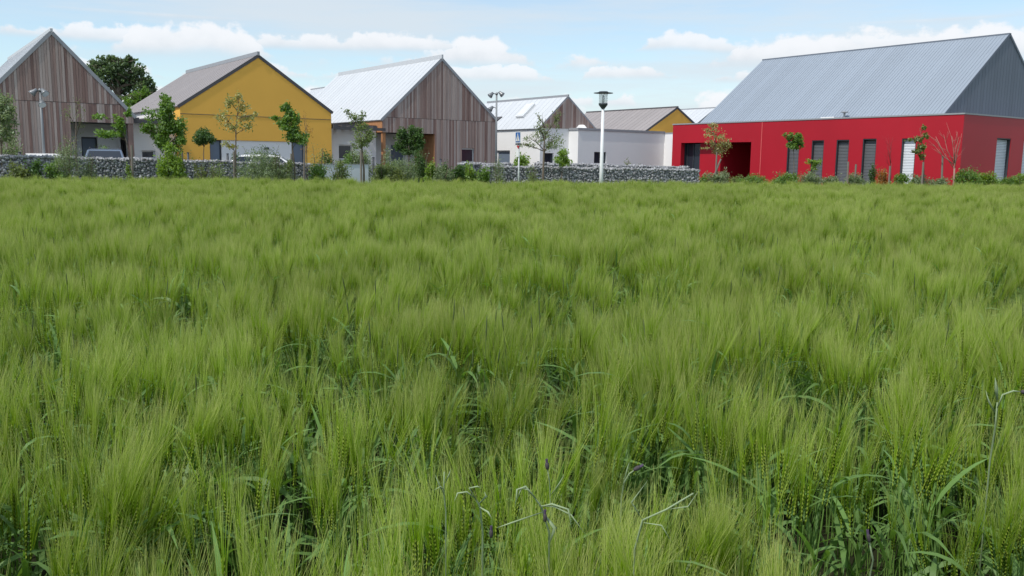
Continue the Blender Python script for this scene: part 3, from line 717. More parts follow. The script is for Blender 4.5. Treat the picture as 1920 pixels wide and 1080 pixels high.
# ------------------------------------------------------------------ cars
def car(label, px, d, rz, paint, Lc=4.3, Hc=1.5, estate=True):
    T = thing('parked_car', label, 'car', spot(px, d), rz)
    W = 0.86
    bot, belt = 0.28, 0.92
    tail = -Lc/2; nose = Lc/2
    low = [(tail, bot), (nose-0.05, bot), (nose, 0.55), (nose-0.12, 0.74), (nose-1.05, belt), (tail+0.04, belt), (tail-0.02, 0.6)]
    b = MB()
    def loft(prof, ws):
        k = len(b.v); n = len(prof)
        for sgn in (-1, 1):
            for (x, z), wv in zip(prof, ws): b.v.append((x, sgn*wv, z))
        b.f.append(tuple(range(k, k+n))); b.f.append(tuple(range(k+2*n-1, k+n-1, -1)))
        for i in range(n): b.f.append((k+i, k+i+n, k+(i+1) % n+n, k+(i+1) % n))
    loft(low, [W-0.04, W-0.04, W-0.14, W-0.08, W-0.03, W-0.02, W-0.02])
    rx = tail+0.45 if estate else tail+0.9
    cab = [(tail+0.06, belt+0.003), (nose-1.10, belt+0.003), (nose-1.85, Hc-0.05), (nose-2.3, Hc), (rx, Hc-0.02), (rx-0.12, Hc-0.07)]
    loft(cab, [W-0.05, W-0.05, W-0.22, W-0.23, W-0.23, W-0.22])
    body = b.build('body', paint, T)
    mod = body.modifiers.new('edge', 'BEVEL'); mod.width = 0.045; mod.segments = 2; mod.limit_method = 'ANGLE'
    def glass(name, corners):
        cen = sum((Vector(c) for c in corners), Vector())/len(corners)
        nn = (Vector(corners[1])-Vector(corners[0])).cross(Vector(corners[2])-Vector(corners[0])).normalized()
        if nn.dot(cen-Vector((0, 0, 0.8))) < 0: nn = -nn
        m_ = MB(); m_.poly([tuple(Vector(c)+nn*0.012) for c in corners]+[tuple(Vector(c)-nn*0.01) for c in corners], [(0,1,2,3),(7,6,5,4),(0,4,5,1),(1,5,6,2),(2,6,7,3),(3,7,4,0)])
        m_.build(name, 'glass', T)
    zt_, zb_ = Hc-0.10, belt+0.06
    def cabx(z, front):
        f = (z-belt)/(Hc-0.05-belt)
        return (nose-1.10-0.75*f) if front else (tail+0.06+(rx-0.12-tail-0.06)*f)
    def cabw(z): return W-0.05-0.17*(z-belt)/(Hc-0.05-belt)
    for fr_, nm in ((True, 'windscreen'), (False, 'rear_window')):
        glass(nm, [(cabx(zb_, fr_), -cabw(zb_)+0.10, zb_), (cabx(zb_, fr_), cabw(zb_)-0.10, zb_), (cabx(zt_, fr_), cabw(zt_)-0.08, zt_), (cabx(zt_, fr_), -cabw(zt_)+0.08, zt_)])
    for sgn in (-1, 1):
        cuts = np.linspace(0.04, 0.96, 4)
        for i in range(3):
            f0, f1 = cuts[i]+0.012, cuts[i+1]-0.012
            lo0, hi0 = cabx(zb_, False), cabx(zb_, True); lo1, hi1 = cabx(zt_, False), cabx(zt_, True)
            glass('side_window', [(lo0+(hi0-lo0)*f0, sgn*cabw(zb_), zb_), (lo0+(hi0-lo0)*f1, sgn*cabw(zb_), zb_), (lo1+(hi1-lo1)*f1, sgn*cabw(zt_), zt_), (lo1+(hi1-lo1)*f0, sgn*cabw(zt_), zt_)])
        for x in (tail+0.8, nose-0.85):
            M = Matrix.Translation((x, sgn*(W-0.10), 0.31)) @ Matrix.Rotation(math.pi/2, 4, 'X')
            wl = MB().lathe([(0.2,-0.09),(0.30,-0.09),(0.31,0),(0.30,0.09),(0.2,0.09)], 18, M).build('wheel', 'tyre', T, smooth=True)
            MB().lathe([(0.19,-0.096),(0.19,0.096)], 14, M).build('rim', 'trim', wl)
        MB().box(nose-0.16, nose-0.02, sgn*(W-0.3)-0.12, sgn*(W-0.3)+0.12, 0.58, 0.70).build('headlight', 'frame_white', T)
        MB().box(tail-0.03, tail+0.05, sgn*(W-0.14)-0.08, sgn*(W-0.14)+0.08, 0.64, 0.88).build('tail_light', 'sign_red', T)
        if estate: MB().tube([(rx, sgn*0.56, Hc), (rx+0.05, sgn*0.56, Hc+0.05), (nose-2.2, sgn*0.56, Hc+0.05), (nose-2.15, sgn*0.56, Hc)], [0.015]*4, 5).build('roof_rail', 'dark_trim', T)
        MB().box(nose-1.5, nose-1.36, sgn*(W+0.0)-0.07, sgn*(W+0.0)+0.07, belt+0.04, belt+0.16).build('mirror', paint, T)
    return T
car('slate blue estate car parked behind the gabion wall', 197, 36.4, -1.16, 'car_blue', Hc=1.60)
car('white car with only its roof showing beside the floodlight pole', 82, 34.4, -1.13, 'car_white', Hc=1.37, estate=False)
car('white car parked before the ochre house', 512, 39.4, ANG - 0.45, 'car_white', Hc=1.45, estate=False)

# ------------------------------------------------------------------ trees and shrubs
def leaves_mesh(name, C, size, mt, seed, up=0.3, aspect=0.55):
    r = np.random.default_rng(seed); n = len(C)
    t = r.normal(size=(n, 3)); t[:, 2] -= 0.2; t /= np.linalg.norm(t, axis=1)[:, None]
    nn = r.normal(size=(n, 3)); nn[:, 2] = np.abs(nn[:, 2]) + up
    s = np.cross(nn, t); s /= np.linalg.norm(s, axis=1)[:, None]; nn = np.cross(t, s)
    l = (size * r.uniform(0.6, 1.3, n))[:, None]; w_ = l * aspect
    V = np.stack([C - t*l*0.5, C + s*w_*0.5 + nn*l*0.08, C + t*l*0.5 - nn*l*0.05, C - s*w_*0.5 + nn*l*0.08], 1).reshape(-1, 3)
    k = np.arange(n)[:, None]*4
    T = np.concatenate([k + np.array([0, 1, 2]), k + np.array([0, 2, 3])], 1).reshape(-1, 3)
    return np_mesh(name, V, T, [mt])
def blob_points(c, rx, ry, rz_, n, r, shell=0.45, lumps=6):
    """leaf positions in an uneven blob: gathered on lumps so that gaps and clumps show"""
    out = []
    lump = []
    for _ in range(lumps):
        u = r.normal(size=3); u /= np.linalg.norm(u); lump.append((u * r.uniform(0.2, 0.8), r.uniform(0.3, 0.5)))
    for _ in range(n):
        q, s = lump[r.integers(lumps)]
        u = r.normal(size=3); u /= np.linalg.norm(u); p = q + u * s * (r.uniform() ** 0.7) * 1.15
        out.append((c[0]+p[0]*rx, c[1]+p[1]*ry, c[2]+p[2]*rz_))
    return out
def tree(label, px, d, blobs, leaf, lsize, trunk_top=None, tr=0.035, bark='bark', stake=None, group=None, name='young_tree', seed=1, twigs=4, z=GZ, bend=0.0, nk=2.0):
    lsize *= 0.94
    """blobs: (px, py, half width px, half height px, leaves); everything becomes metres at distance d"""
    r = np.random.default_rng(seed); base = spot(px, d, z); T = thing(name, label, 'tree', base, 0.0, group)
    k = d / F_PX; B = []
    for (bx_, by_, hx, hy, n) in blobs:
        p = at(bx_, by_, d) - base; B.append((p + Vector((0, r.uniform(-.25, .25)*hx*k, 0)), hx*k*1.15, hy*k*1.15, int(n*nk)))
    ztop_ = max(b[0].z for b in B) if trunk_top is None else (at(px, trunk_top, d).z - z)
    tb = MB(); lowest = min(b[0].z - b[2] for b in B)
    topx = sum(b[0].x for b in B if b[0].z > ztop_*0.75)/max(1, len([b for b in B if b[0].z > ztop_*0.75]))
    pts = [Vector((0, 0, -0.1)), Vector((bend*0.4, 0.01, ztop_*0.3)), Vector((bend + topx*0.3, 0.0, ztop_*0.65)), Vector((topx, 0.02, ztop_))]
    tb.tube(pts, [tr*1.25, tr, tr*0.65, tr*0.2], 7)
    def on_trunk(f):
        q = f*3; i = min(2, int(q)); return pts[i].lerp(pts[i+1], q-i)
    C = []
    for (c, hx, hz, n) in B:
        f = min(0.92, max(0.22, (c.z - hz*0.9)/ztop_)); s = on_trunk(f); 
        mid = s.lerp(c, 0.5) + Vector((0, 0, 0.04)); tb.tube([s, mid, c], [tr*0.5, tr*0.3, tr*0.12], 5)
        for _ in range(twigs):
            u = Vector(r.normal(size=3)); u.normalize(); u.z = abs(u.z)*0.7
            e = c + Vector((u.x*hx, u.y*hx, u.z*hz))*0.95; q = s.lerp(c, r.uniform(0.3, 0.9))
            tb.tube([q, q.lerp(e, 0.5)+Vector((0, 0, 0.02)), e], [tr*0.22, tr*0.14, tr*0.07], 4)
            if n and n < 160:
                for w_ in np.linspace(0.35, 1.0, max(2, n//(twigs*3))): C.append(tuple(q.lerp(e, w_) + Vector(r.normal(size=3))*0.04))
        if n: C += blob_points(c, hx, hx, hz, n, r, lumps=11)
    tb.build('trunk', bark, T, smooth=True)
    if C: link('crown', leaves_mesh('crown', np.array(C), lsize, LF[leaf], seed+5), T)
    if stake:
        for q_, (sx, ytop, sx2) in enumerate(stake):
            stake_post(('slanting wooden prop of ' if abs(sx-sx2) > 10 else 'weathered wooden stake beside ') + label.split(' with ')[0].split(' beside ')[0].split(' before ')[0], sx, ytop, sx2, d-0.12, z)
    return T
used = {}
def stake_post(label, sx, ytop, sx2, d, z=GZ):
    b = spot(sx2, d, z); t = at(sx, ytop, d) - b
    o = MB().tube([(0, 0, -0.1), tuple(t*0.5), tuple(t)], [0.045, 0.042, 0.040], 7).build('tree_stake', 'post')
    o.location = b; o.rotation_euler = (0, 0, 0); return tag(o, label, 'stake')
def shrub(label, px, d, ytop, hw, leaf, n=700, lsize=0.07, aspect=0.5, seed=1, z=GZ, lumps=8, extra=(), name='shrub'):
    r = np.random.default_rng(seed+100); base = spot(px, d, z); T = thing(name, label, 'shrub', base)
    h = (at(px, ytop, d).z - z)*1.1; rx = hw*d/F_PX; n = int(n*3.2); lsize *= 1.2; rx *= 1.12; C = blob_points((0, 0, h*0.5), rx*1.05, rx*0.95, h*0.54, n, r, lumps=lumps+6)
    for _ in range(int(n*0.25)):
        a = r.uniform(0, 6.28); q = r.uniform(0, 1)**0.5; C.append((math.cos(a)*q*rx*0.85, math.sin(a)*q*rx*0.7, r.uniform(0.02, h*0.5)))
    st_ = MB()
    for i in range(7):
        a = r.uniform(0, 6.28); q = r.uniform(0.3, 0.9); e = Vector((math.cos(a)*q*rx, math.sin(a)*q*rx*0.8, h*r.uniform(0.6, 1.02)))
        st_.tube([(0, 0, -0.05), tuple(e*0.5+Vector((0, 0, 0.06))), tuple(e)], [0.02, 0.012, 0.005], 4)
        for w_ in np.linspace(0.4, 1.02, 9): C.append(tuple(e*w_ + Vector(r.normal(size=3))*0.05))
    C = np.array(C); C[:, 2] = np.maximum(C[:, 2], 0.02)
    st_.build('stem', 'bark', T); link('foliage', leaves_mesh('foliage', C, lsize, LF[leaf], seed+7, aspect=aspect), T)
    return T

# big trees behind the first house
def big_tree(label, px, d, blobs, leaf, lsize, seed):
    return tree(label, px, d, blobs, leaf, lsize, tr=0.28, name='broadleaf_tree', seed=seed, twigs=6, nk=0.62)
big_tree('large dark broadleaf tree rising between the timber house and ochre house', 225, 76,
         [(205, 122, 30, 17, 1500), (230, 118, 25, 14, 1200), (248, 145, 28, 22, 1500), (200, 150, 28, 25, 1500), (268, 165, 20, 20, 1000), (225, 160, 34, 30, 1800), (230, 200, 40, 30, 1200), (185, 132, 18, 14, 700), (212, 110, 12, 8, 400), (240, 110, 10, 8, 350), (262, 132, 12, 10, 500), (278, 152, 10, 9, 350), (284, 172, 8, 9, 260), (174, 118, 8, 7, 200)], 'far', 0.30, 21)
big_tree('lighter green tree below the large dark tree', 264, 70,
         [(258, 185, 20, 18, 900), (275, 178, 14, 14, 600), (262, 205, 26, 16, 900), (245, 192, 14, 14, 500)], 'mid', 0.28, 22)

tree('grey-green leafy tree before the timber house, reaching above the gabion', 2, 31.2, [(5, 195, 22, 24, 420), (14, 222, 20, 24, 420), (-12, 210, 24, 34, 420), (8, 252, 24, 20, 260)], 'sage', 0.11, seed=31)
tree('slim nearly bare young tree with reddish twigs before the porch recess', 143, 30.2, [(132, 215, 12, 26, 26), (152, 225, 12, 26, 22), (148, 190, 8, 20, 12), (133, 262, 14, 16, 30)], 'airy', 0.06, bark='bark', tr=0.03, stake=[(139, 262, 146)], seed=32)
tree('young maple with leaf tufts leaning over the blue estate car', 246, 31.4, [(222, 228, 14, 12, 130), (206, 252, 26, 9, 220), (224, 240, 14, 14, 120), (184, 219, 10, 6, 45), (240, 212, 6, 12, 30)], 'mid', 0.13, tr=0.026, stake=[(246.5, 272, 247)], seed=33)
tree('dense bushy young tree beside the ochre gable corner', 312, 32.0, [(315, 200, 18, 20, 520), (300, 215, 26, 16, 520), (322, 228, 26, 24, 900), (338, 250, 18, 22, 700), (300, 252, 24, 20, 600), (318, 272, 24, 18, 600), (278, 243, 14, 12, 200), (308, 183, 8, 9, 90)], 'mid', 0.105, tr=0.05, stake=[(341, 285, 341)], seed=34)
tree('small round lollipop tree before the ochre wall', 381, 38.2, [(383, 257, 17, 16, 900), (375, 262, 12, 12, 400), (391, 262, 12, 12, 400)], 'dark', 0.10, tr=0.03, seed=35, twigs=2)
tree('sparse young tree with pale yellowing leaves before the ochre gable', 441, 32.6, [(428, 190, 15, 16, 60), (445, 182, 10, 12, 30), (455, 200, 14, 14, 40), (420, 222, 18, 16, 50), (465, 222, 18, 10, 45), (440, 235, 20, 16, 50), (468, 238, 12, 10, 30), (430, 272, 14, 9, 40), (478, 216, 6, 6, 12)], 'yellow', 0.115, tr=0.032, stake=[(438.5, 284, 438)], seed=36, twigs=5)
tree('column shaped young maple with dark green leaves before the ochre gable', 552, 33.4, [(536, 203, 12, 14, 220), (548, 222, 15, 18, 330), (538, 235, 20, 14, 300), (556, 248, 18, 18, 330), (515, 222, 8, 5, 40), (562, 262, 16, 12, 180), (545, 258, 14, 12, 160)], 'mid', 0.12, tr=0.03, stake=[(546, 288, 546)], seed=37)
tree('thin twiggy young tree with a few reddish leaves beside the column maple', 575, 37.0, [(570, 230, 12, 24, 22), (580, 250, 10, 20, 24), (573, 275, 9, 15, 16)], 'orange', 0.06, tr=0.022, seed=38, stake=[(571, 270, 569)])
tree('airy young tree before the low link, behind it the pale panel wall', 682, 33.8, [(662, 222, 14, 12, 70), (672, 240, 18, 14, 150), (684, 258, 22, 16, 240), (695, 250, 12, 14, 130), (676, 270, 18, 12, 170), (650, 210, 8, 6, 24), (680, 222, 8, 18, 50)], 'airy', 0.09, tr=0.036, stake=[(676.5, 281, 677)], seed=39)
tree('dark bushy young tree hiding the timber porch recess', 767, 39.4, [(752, 250, 13, 12, 380), (778, 250, 16, 14, 520), (765, 262, 24, 16, 800), (785, 266, 14, 14, 420), (750, 270, 15, 12, 380), (768, 282, 20, 12, 420)], 'dark', 0.11, tr=0.04, seed=40)
tree('spreading young tree with pale bark twigs beside the blue sign', 1019, 34.6, [(1000, 262, 18, 16, 120), (1022, 250, 18, 18, 150), (1040, 262, 16, 18, 150), (985, 272, 16, 8, 50), (1012, 240, 10, 22, 60), (1045, 225, 10, 26, 70), (1012, 222, 6, 16, 20), (1030, 272, 20, 12, 120)], 'airy', 0.075, tr=0.045, seed=41, twigs=7)
tree('bright green leafy sapling beside the spreading young tree', 1054, 36.6, [(1054, 288, 14, 10, 220), (1050, 302, 16, 10, 240), (1060, 300, 12, 12, 180)], 'bright', 0.10, tr=0.02, seed=42)
tree('yellow-green young tree with a slanting prop before the red entrance', 1345, 44.5, [(1343, 250, 16, 16, 110), (1330, 262, 14, 12, 80), (1352, 268, 16, 14, 120), (1345, 282, 18, 12, 130), (1325, 244, 8, 6, 20), (1363, 272, 10, 10, 50), (1340, 236, 12, 8, 50), (1322, 278, 10, 3, 20)], 'yellow', 0.10, tr=0.035, seed=43, stake=[(1352, 298, 1330), (1344, 285, 1343)])
tree('small lollipop tree before the first blind window of the red wall', 1490, 42.0, [(1487, 258, 15, 11, 300), (1482, 272, 12, 11, 220), (1494, 270, 12, 12, 240), (1472, 252, 6, 4, 20)], 'mid', 0.12, tr=0.022, seed=44)
tree('tiny sapling with bright leaves at the foot of red wall', 1527, 41.4, [(1520, 304, 10, 5, 50), (1532, 304, 10, 6, 60), (1527, 314, 8, 8, 40)], 'bright', 0.11, tr=0.016, seed=45)
tree('narrow young maple beside the white blind window', 1734, 37.6, [(1733, 240, 4, 5, 30), (1734, 256, 6, 7, 50), (1722, 262, 8, 7, 50), (1731, 276, 10, 10, 130), (1720, 284, 10, 6, 60), (1728, 294, 6, 6, 40), (1706, 262, 9, 4, 20)], 'olive', 0.12, tr=0.022, seed=46, stake=[(1731.5, 304, 1731)])
def bare_tree(label, px, d, tips, tr, mtn, fork_y, seed):
    r = np.random.default_rng(seed); base = spot(px, d); T = thing('bare_tree', label, 'tree', base); tb = MB()
    fk = at(px, fork_y, d) - base; tb.tube([(0, 0, -0.1), tuple(fk*0.5+Vector((0.02, 0, 0))), tuple(fk)], [tr*1.2, tr, tr*0.8], 7)
    for (tx, ty) in tips:
        e = at(tx, ty, d) - base + Vector((0, r.uniform(-.4, .4), 0)); s = fk*r.uniform(0.75, 1.0); mid = s.lerp(e, 0.5) + Vector((r.uniform(-.08, .08), 0, -0.05))
        tb.tube([s, mid, e], [tr*0.5, tr*0.32, tr*0.12], 5)
        for _ in range(6):
            q = mid.lerp(e, r.uniform(-0.4, 0.8)); g_ = q + (e-s)*r.uniform(0.25, 0.45) + Vector(r.normal(size=3))*0.13; tb.tube([q, q.lerp(g_, 0.5), g_], [tr*0.16, tr*0.12, tr*0.06], 4)
    tb.build('trunk', mtn, T, smooth=True)
bare_tree('bare pinkish young tree beside the corner of red wall', 1790, 37.4, [(1762, 255), (1772, 252), (1783, 255), (1790, 258), (1797, 250), (1755, 270), (1802, 290)], 0.04, 'bark_pale', 305, 51)
bare_tree('bare reddish sapling between two blind windows of red wall', 1671, 38.6, [(1664, 258), (1668, 262), (1675, 258), (1658, 285)], 0.02, mat('red_twig_bark', (0.24, 0.05, 0.05), 0.85, var=0.2), 306, 52)
for lab, a in (('tall wooden stake before the third blind window of red wall', (1590.5, 303, 1591, 38.6)), ('shorter wooden stake paired near the third blind window', (1605, 308, 1605, 38.8)),
               ('stout wooden stake holding the bare reddish sapling', (1669, 311, 1669, 38.4)), ('crooked pale stake beside the bare pinkish tree', (1767.5, 292, 1769, 37.8))):
    stake_post(lab, *a)

S = shrub
S('grey-green rounded bush behind the gabion below the leafy grey-green tree', 14, 33.4, 266, 26, 'sage', 900, 0.08, seed=1)
S('dark green bush pressed against the long gabion wall', 58, 29.4, 305, 20, 'dark', 700, 0.08, seed=2)
S('olive bush next to the dark bush at long gabion wall', 30, 29.2, 306, 20, 'olive', 600, 0.07, seed=3)
S('bright green low bush below the wispy willow shrub', 98, 29.6, 310, 22, 'mid', 700, 0.08, seed=4)
S('wispy grey-green willow shrub in front of the timber house', 124, 29.9, 264, 28, 'sage', 620, 0.065, 0.35, seed=5, lumps=12)
S('small pale shrub beside the slim nearly bare tree', 166, 30.4, 292, 14, 'sage', 260, 0.06, 0.35, seed=6)
S('clipped green bush behind the blue estate car', 193, 38.0, 272, 22, 'mid', 700, 0.08, seed=7)
S('tiny bright sprout at the foot of leaning maple stake', 240, 31.0, 310, 8, 'bright', 90, 0.07, seed=8)
S('bright leafy shrub below the dense bushy tree', 316, 31.2, 274, 24, 'bright', 700, 0.09, seed=9)
S('lime shrub spilling over the gabion below dense bushy tree', 334, 31.4, 296, 16, 'bright', 360, 0.08, seed=10)
S('thin grey shrub before the gabion under the lollipop tree', 376, 31.6, 306, 16, 'olive', 220, 0.06, seed=11)
S('low sparse shrub between lollipop tree and yellowing tree', 405, 31.8, 304, 18, 'airy', 260, 0.06, seed=12)
S('dark rounded bush before the white infill wall', 444, 38.6, 289, 13, 'dark', 500, 0.07, seed=13)
S('small green bush at the foot of ochre wall by black post', 362, 39.0, 292, 11, 'mid', 260, 0.07, seed=14)
S('large wispy grey shrub hiding the white car', 492, 33.0, 278, 46, 'sage', 1500, 0.07, 0.35, seed=15, lumps=14)
S('grey-green shrub beside the column maple trunk', 528, 33.2, 296, 22, 'airy', 600, 0.07, 0.4, seed=16)
S('dark leafy shrub in front of the gabion end', 598, 34.2, 306, 20, 'mid', 700, 0.08, seed=17)
S('feathery yellow-green shrub over the gabion end', 596, 35.6, 278, 22, 'yellow', 170, 0.06, 0.4, seed=18)
S('open leafy shrub before the pale panel wall', 636, 34.4, 300, 22, 'airy', 330, 0.085, seed=19)
S('dark round bush below the framed link window', 617, 40.6, 288, 15, 'dark', 460, 0.08, seed=20)
S('big round grey-green bush behind the pale panel wall', 676, 39.6, 284, 26, 'sage', 1000, 0.07, seed=23)
S('second green bush behind the pale panel wall', 650, 39.4, 288, 18, 'mid', 600, 0.07, seed=24)
S('tall grey-green bush at the timber house porch post', 728, 37.6, 289, 16, 'sage', 600, 0.07, seed=25)
S('spreading grey bush beside the pale panel end', 716, 35.0, 306, 24, 'airy', 800, 0.07, seed=26)
S('pale feathery bush below the dark bushy tree', 764, 35.2, 300, 24, 'sage', 900, 0.06, 0.35, seed=27)
S('dark clipped bush beside the orange wood porch board', 789, 38.0, 286, 17, 'dark', 800, 0.07, seed=28)
S('olive bush low in front of the timber porch', 742, 34.4, 316, 20, 'olive', 600, 0.07, seed=29)
S('lime green upright shrub below the timber boards', 806, 35.2, 306, 13, 'bright', 380, 0.08, seed=30)
S('grey-green mound below the boards of white-roofed timber house', 826, 35.0, 314, 18, 'sage', 600, 0.07, seed=61)
S('dark bush below the square timber house window', 856, 35.4, 313, 16, 'dark', 600, 0.08, seed=62)
S('yellow-green bush between dark bush and gabion end', 882, 35.4, 312, 16, 'bright', 500, 0.08, seed=63)
S('green bush touching the end of lamp post gabion', 904, 35.2, 312, 13, 'mid', 420, 0.08, seed=64)
S('small dark bush behind the mound at timber boards', 836, 38.2, 303, 11, 'dark', 360, 0.07, seed=65)
S('pale whitish grass-like shrub over the gabion end', 934, 34.8, 300, 16, 'sage', 200, 0.06, 0.3, seed=66)
S('bright green bush behind the blue sign', 976, 41.0, 291, 19, 'bright', 600, 0.10, seed=67)
S('thin shrub climbing the gabion right of the blue sign post', 1000, 34.8, 312, 14, 'airy', 160, 0.06, seed=68)
S('tiny dry plant on the far gabion wall', 1176, 42.6, 303, 8, 'olive', 110, 0.06, seed=69)
S('small dry tuft on the far gabion wall', 1200, 43.2, 307, 7, 'airy', 80, 0.06, seed=70)
S('grey-green bush around the propped tree', 1347, 44.0, 321, 24, 'sage', 800, 0.08, seed=71)
S('small green bush between gabion end and propped tree', 1322, 42.6, 330, 12, 'mid', 300, 0.08, seed=72)
S('pale upright shrub in the dark red doorway', 1361, 46.0, 318, 8, 'sage', 160, 0.07, seed=73)
S('rounded green bush below the pale wall joint', 1414, 43.8, 324, 26, 'mid', 1000, 0.08, seed=74)
S('low green bush at the dark doorway edge', 1388, 44.0, 332, 18, 'olive', 500, 0.07, seed=75)
S('wide fresh green bush under the lollipop tree', 1470, 42.0, 322, 26, 'mid', 1100, 0.08, seed=76)
S('grey-green bush under the tiny sapling', 1520, 40.8, 326, 20, 'sage', 800, 0.07, seed=77)
S('grey-green bush before the third blind window', 1563, 39.8, 327, 18, 'sage', 700, 0.07, seed=78)
S('grey-green bush between the two bare stakes', 1610, 39.0, 327, 20, 'sage', 800, 0.07, seed=79)
S('dark climbing plant beside the fourth blind window', 1638, 39.2, 314, 7, 'dark', 200, 0.08, seed=80)
S('orange-yellow bush at the foot of red wall', 1656, 38.8, 316, 12, 'orange', 420, 0.07, seed=81)
S('low green bush below the white blind window', 1694, 38.2, 331, 20, 'mid', 700, 0.07, seed=82)
S('grey-green bush around the narrow maple stake', 1725, 38.0, 330, 18, 'sage', 700, 0.07, seed=83)
S('grey-green bush below the bare pinkish tree', 1762, 37.6, 331, 22, 'sage', 800, 0.07, seed=84)
S('tall green bush at the corner of red walls', 1816, 37.6, 318, 24, 'mid', 1000, 0.08, seed=85)
S('bright low bush before the shaded red wall', 1858, 37.8, 327, 22, 'bright', 900, 0.08, seed=86)
S('green bush below the shaded white blind', 1888, 38.2, 331, 16, 'mid', 700, 0.08, seed=87)
S('fresh green bush at the far end of shaded red wall', 1920, 38.4, 327, 20, 'bright', 800, 0.08, seed=88)

# ------------------------------------------------------------------ barley
def barley_mat(name, col, tcol, trans, rough=0.6, tint=None, tip=None):
    M = bpy.data.materials.new(name); M.use_nodes = True; nt = M.node_tree
    b = nt.nodes['Principled BSDF']; out = nt.nodes['Material Output']
    b.inputs['Roughness'].default_value = rough; b.inputs['Specular IOR Level'].default_value = 0.22
    ge = nt.nodes.new('ShaderNodeNewGeometry'); tcn = nt.nodes.new('ShaderNodeTexCoord')
    nz = nt.nodes.new('ShaderNodeTexNoise'); nz.inputs['Scale'].default_value = 0.9; nz.inputs['Detail'].default_value = 4
    nt.links.new(ge.outputs['Position'], nz.inputs['Vector'])
    a = nt.nodes.new('ShaderNodeMath'); a.operation = 'MULTIPLY_ADD'; nt.links.new(nz.outputs['Fac'], a.inputs[0]); a.inputs[1].default_value = 0.7; a.inputs[2].default_value = 0.45
    c = nt.nodes.new('ShaderNodeMath'); c.operation = 'MULTIPLY_ADD'; nt.links.new(ge.outputs['Random Per Island'], c.inputs[0]); c.inputs[1].default_value = 0.4; nt.links.new(a.outputs[0], c.inputs[2])
    outc = []
    for cc_ in (col, tcol):
        src = nt.nodes.new('ShaderNodeMix'); src.data_type = 'RGBA'; src.inputs['A'].default_value = (*cc_, 1)
        src.inputs['B'].default_value = (*(tint or cc_), 1)
        n3 = nt.nodes.new('ShaderNodeTexNoise'); n3.inputs['Scale'].default_value = 3.1; n3.inputs['Detail'].default_value = 2
        nt.links.new(ge.outputs['Position'], n3.inputs['Vector'])
        mr = nt.nodes.new('ShaderNodeMapRange'); nt.links.new(n3.outputs['Fac'], mr.inputs[0]); mr.inputs[1].default_value = 0.52; mr.inputs[2].default_value = 0.72; mr.inputs[4].default_value = 0.55
        nt.links.new(mr.outputs[0], src.inputs[0])
        if tip:
            tm = nt.nodes.new('ShaderNodeMix'); tm.data_type = 'RGBA'; tm.inputs['A'].default_value = (*cc_, 1)
            tn = nt.nodes.new('ShaderNodeMix'); tn.data_type = 'RGBA'; tn.inputs['A'].default_value = (*tip, 1); tn.inputs['B'].default_value = (*tint, 1); nt.links.new(mr.outputs[0], tn.inputs[0])
            aa = nt.nodes.new('ShaderNodeAttribute'); aa.attribute_name = 'along'
            pw = nt.nodes.new('ShaderNodeMath'); pw.operation = 'POWER'; nt.links.new(aa.outputs['Fac'], pw.inputs[0]); pw.inputs[1].default_value = 1.9
            nt.links.new(pw.outputs[0], tm.inputs[0]); nt.links.new(tn.outputs['Result'], tm.inputs['B']); src = tm
        hs = nt.nodes.new('ShaderNodeHueSaturation'); nt.links.new(src.outputs['Result'], hs.inputs['Color']); nt.links.new(c.outputs[0], hs.inputs['Value']); outc.append(hs.outputs[0])
    nt.links.new(outc[0], b.inputs['Base Color'])
    t = nt.nodes.new('ShaderNodeBsdfTranslucent'); nt.links.new(outc[1], t.inputs[0])
    mx = nt.nodes.new('ShaderNodeMixShader'); mx.inputs[0].default_value = trans
    nt.links.new(b.outputs[0], mx.inputs[1]); nt.links.new(t.outputs[0], mx.inputs[2]); nt.links.new(mx.outputs[0], out.inputs[0])
    return M
BM = [barley_mat('barley_awn', (0.21, 0.345, 0.010), (0.30, 0.465, 0.008), 0.50, rough=0.5, tint=(0.57, 0.48, 0.22), tip=(0.555, 0.59, 0.205)),
      barley_mat('barley_ear', (0.25, 0.335, 0.04), (0.32, 0.42, 0.03), 0.3),
      barley_mat('barley_leaf', (0.165, 0.285, 0.085), (0.20, 0.38, 0.035), 0.38, rough=0.45),
      barley_mat('barley_stem', (0.15, 0.26, 0.06), (0.17, 0.31, 0.04), 0.2)]
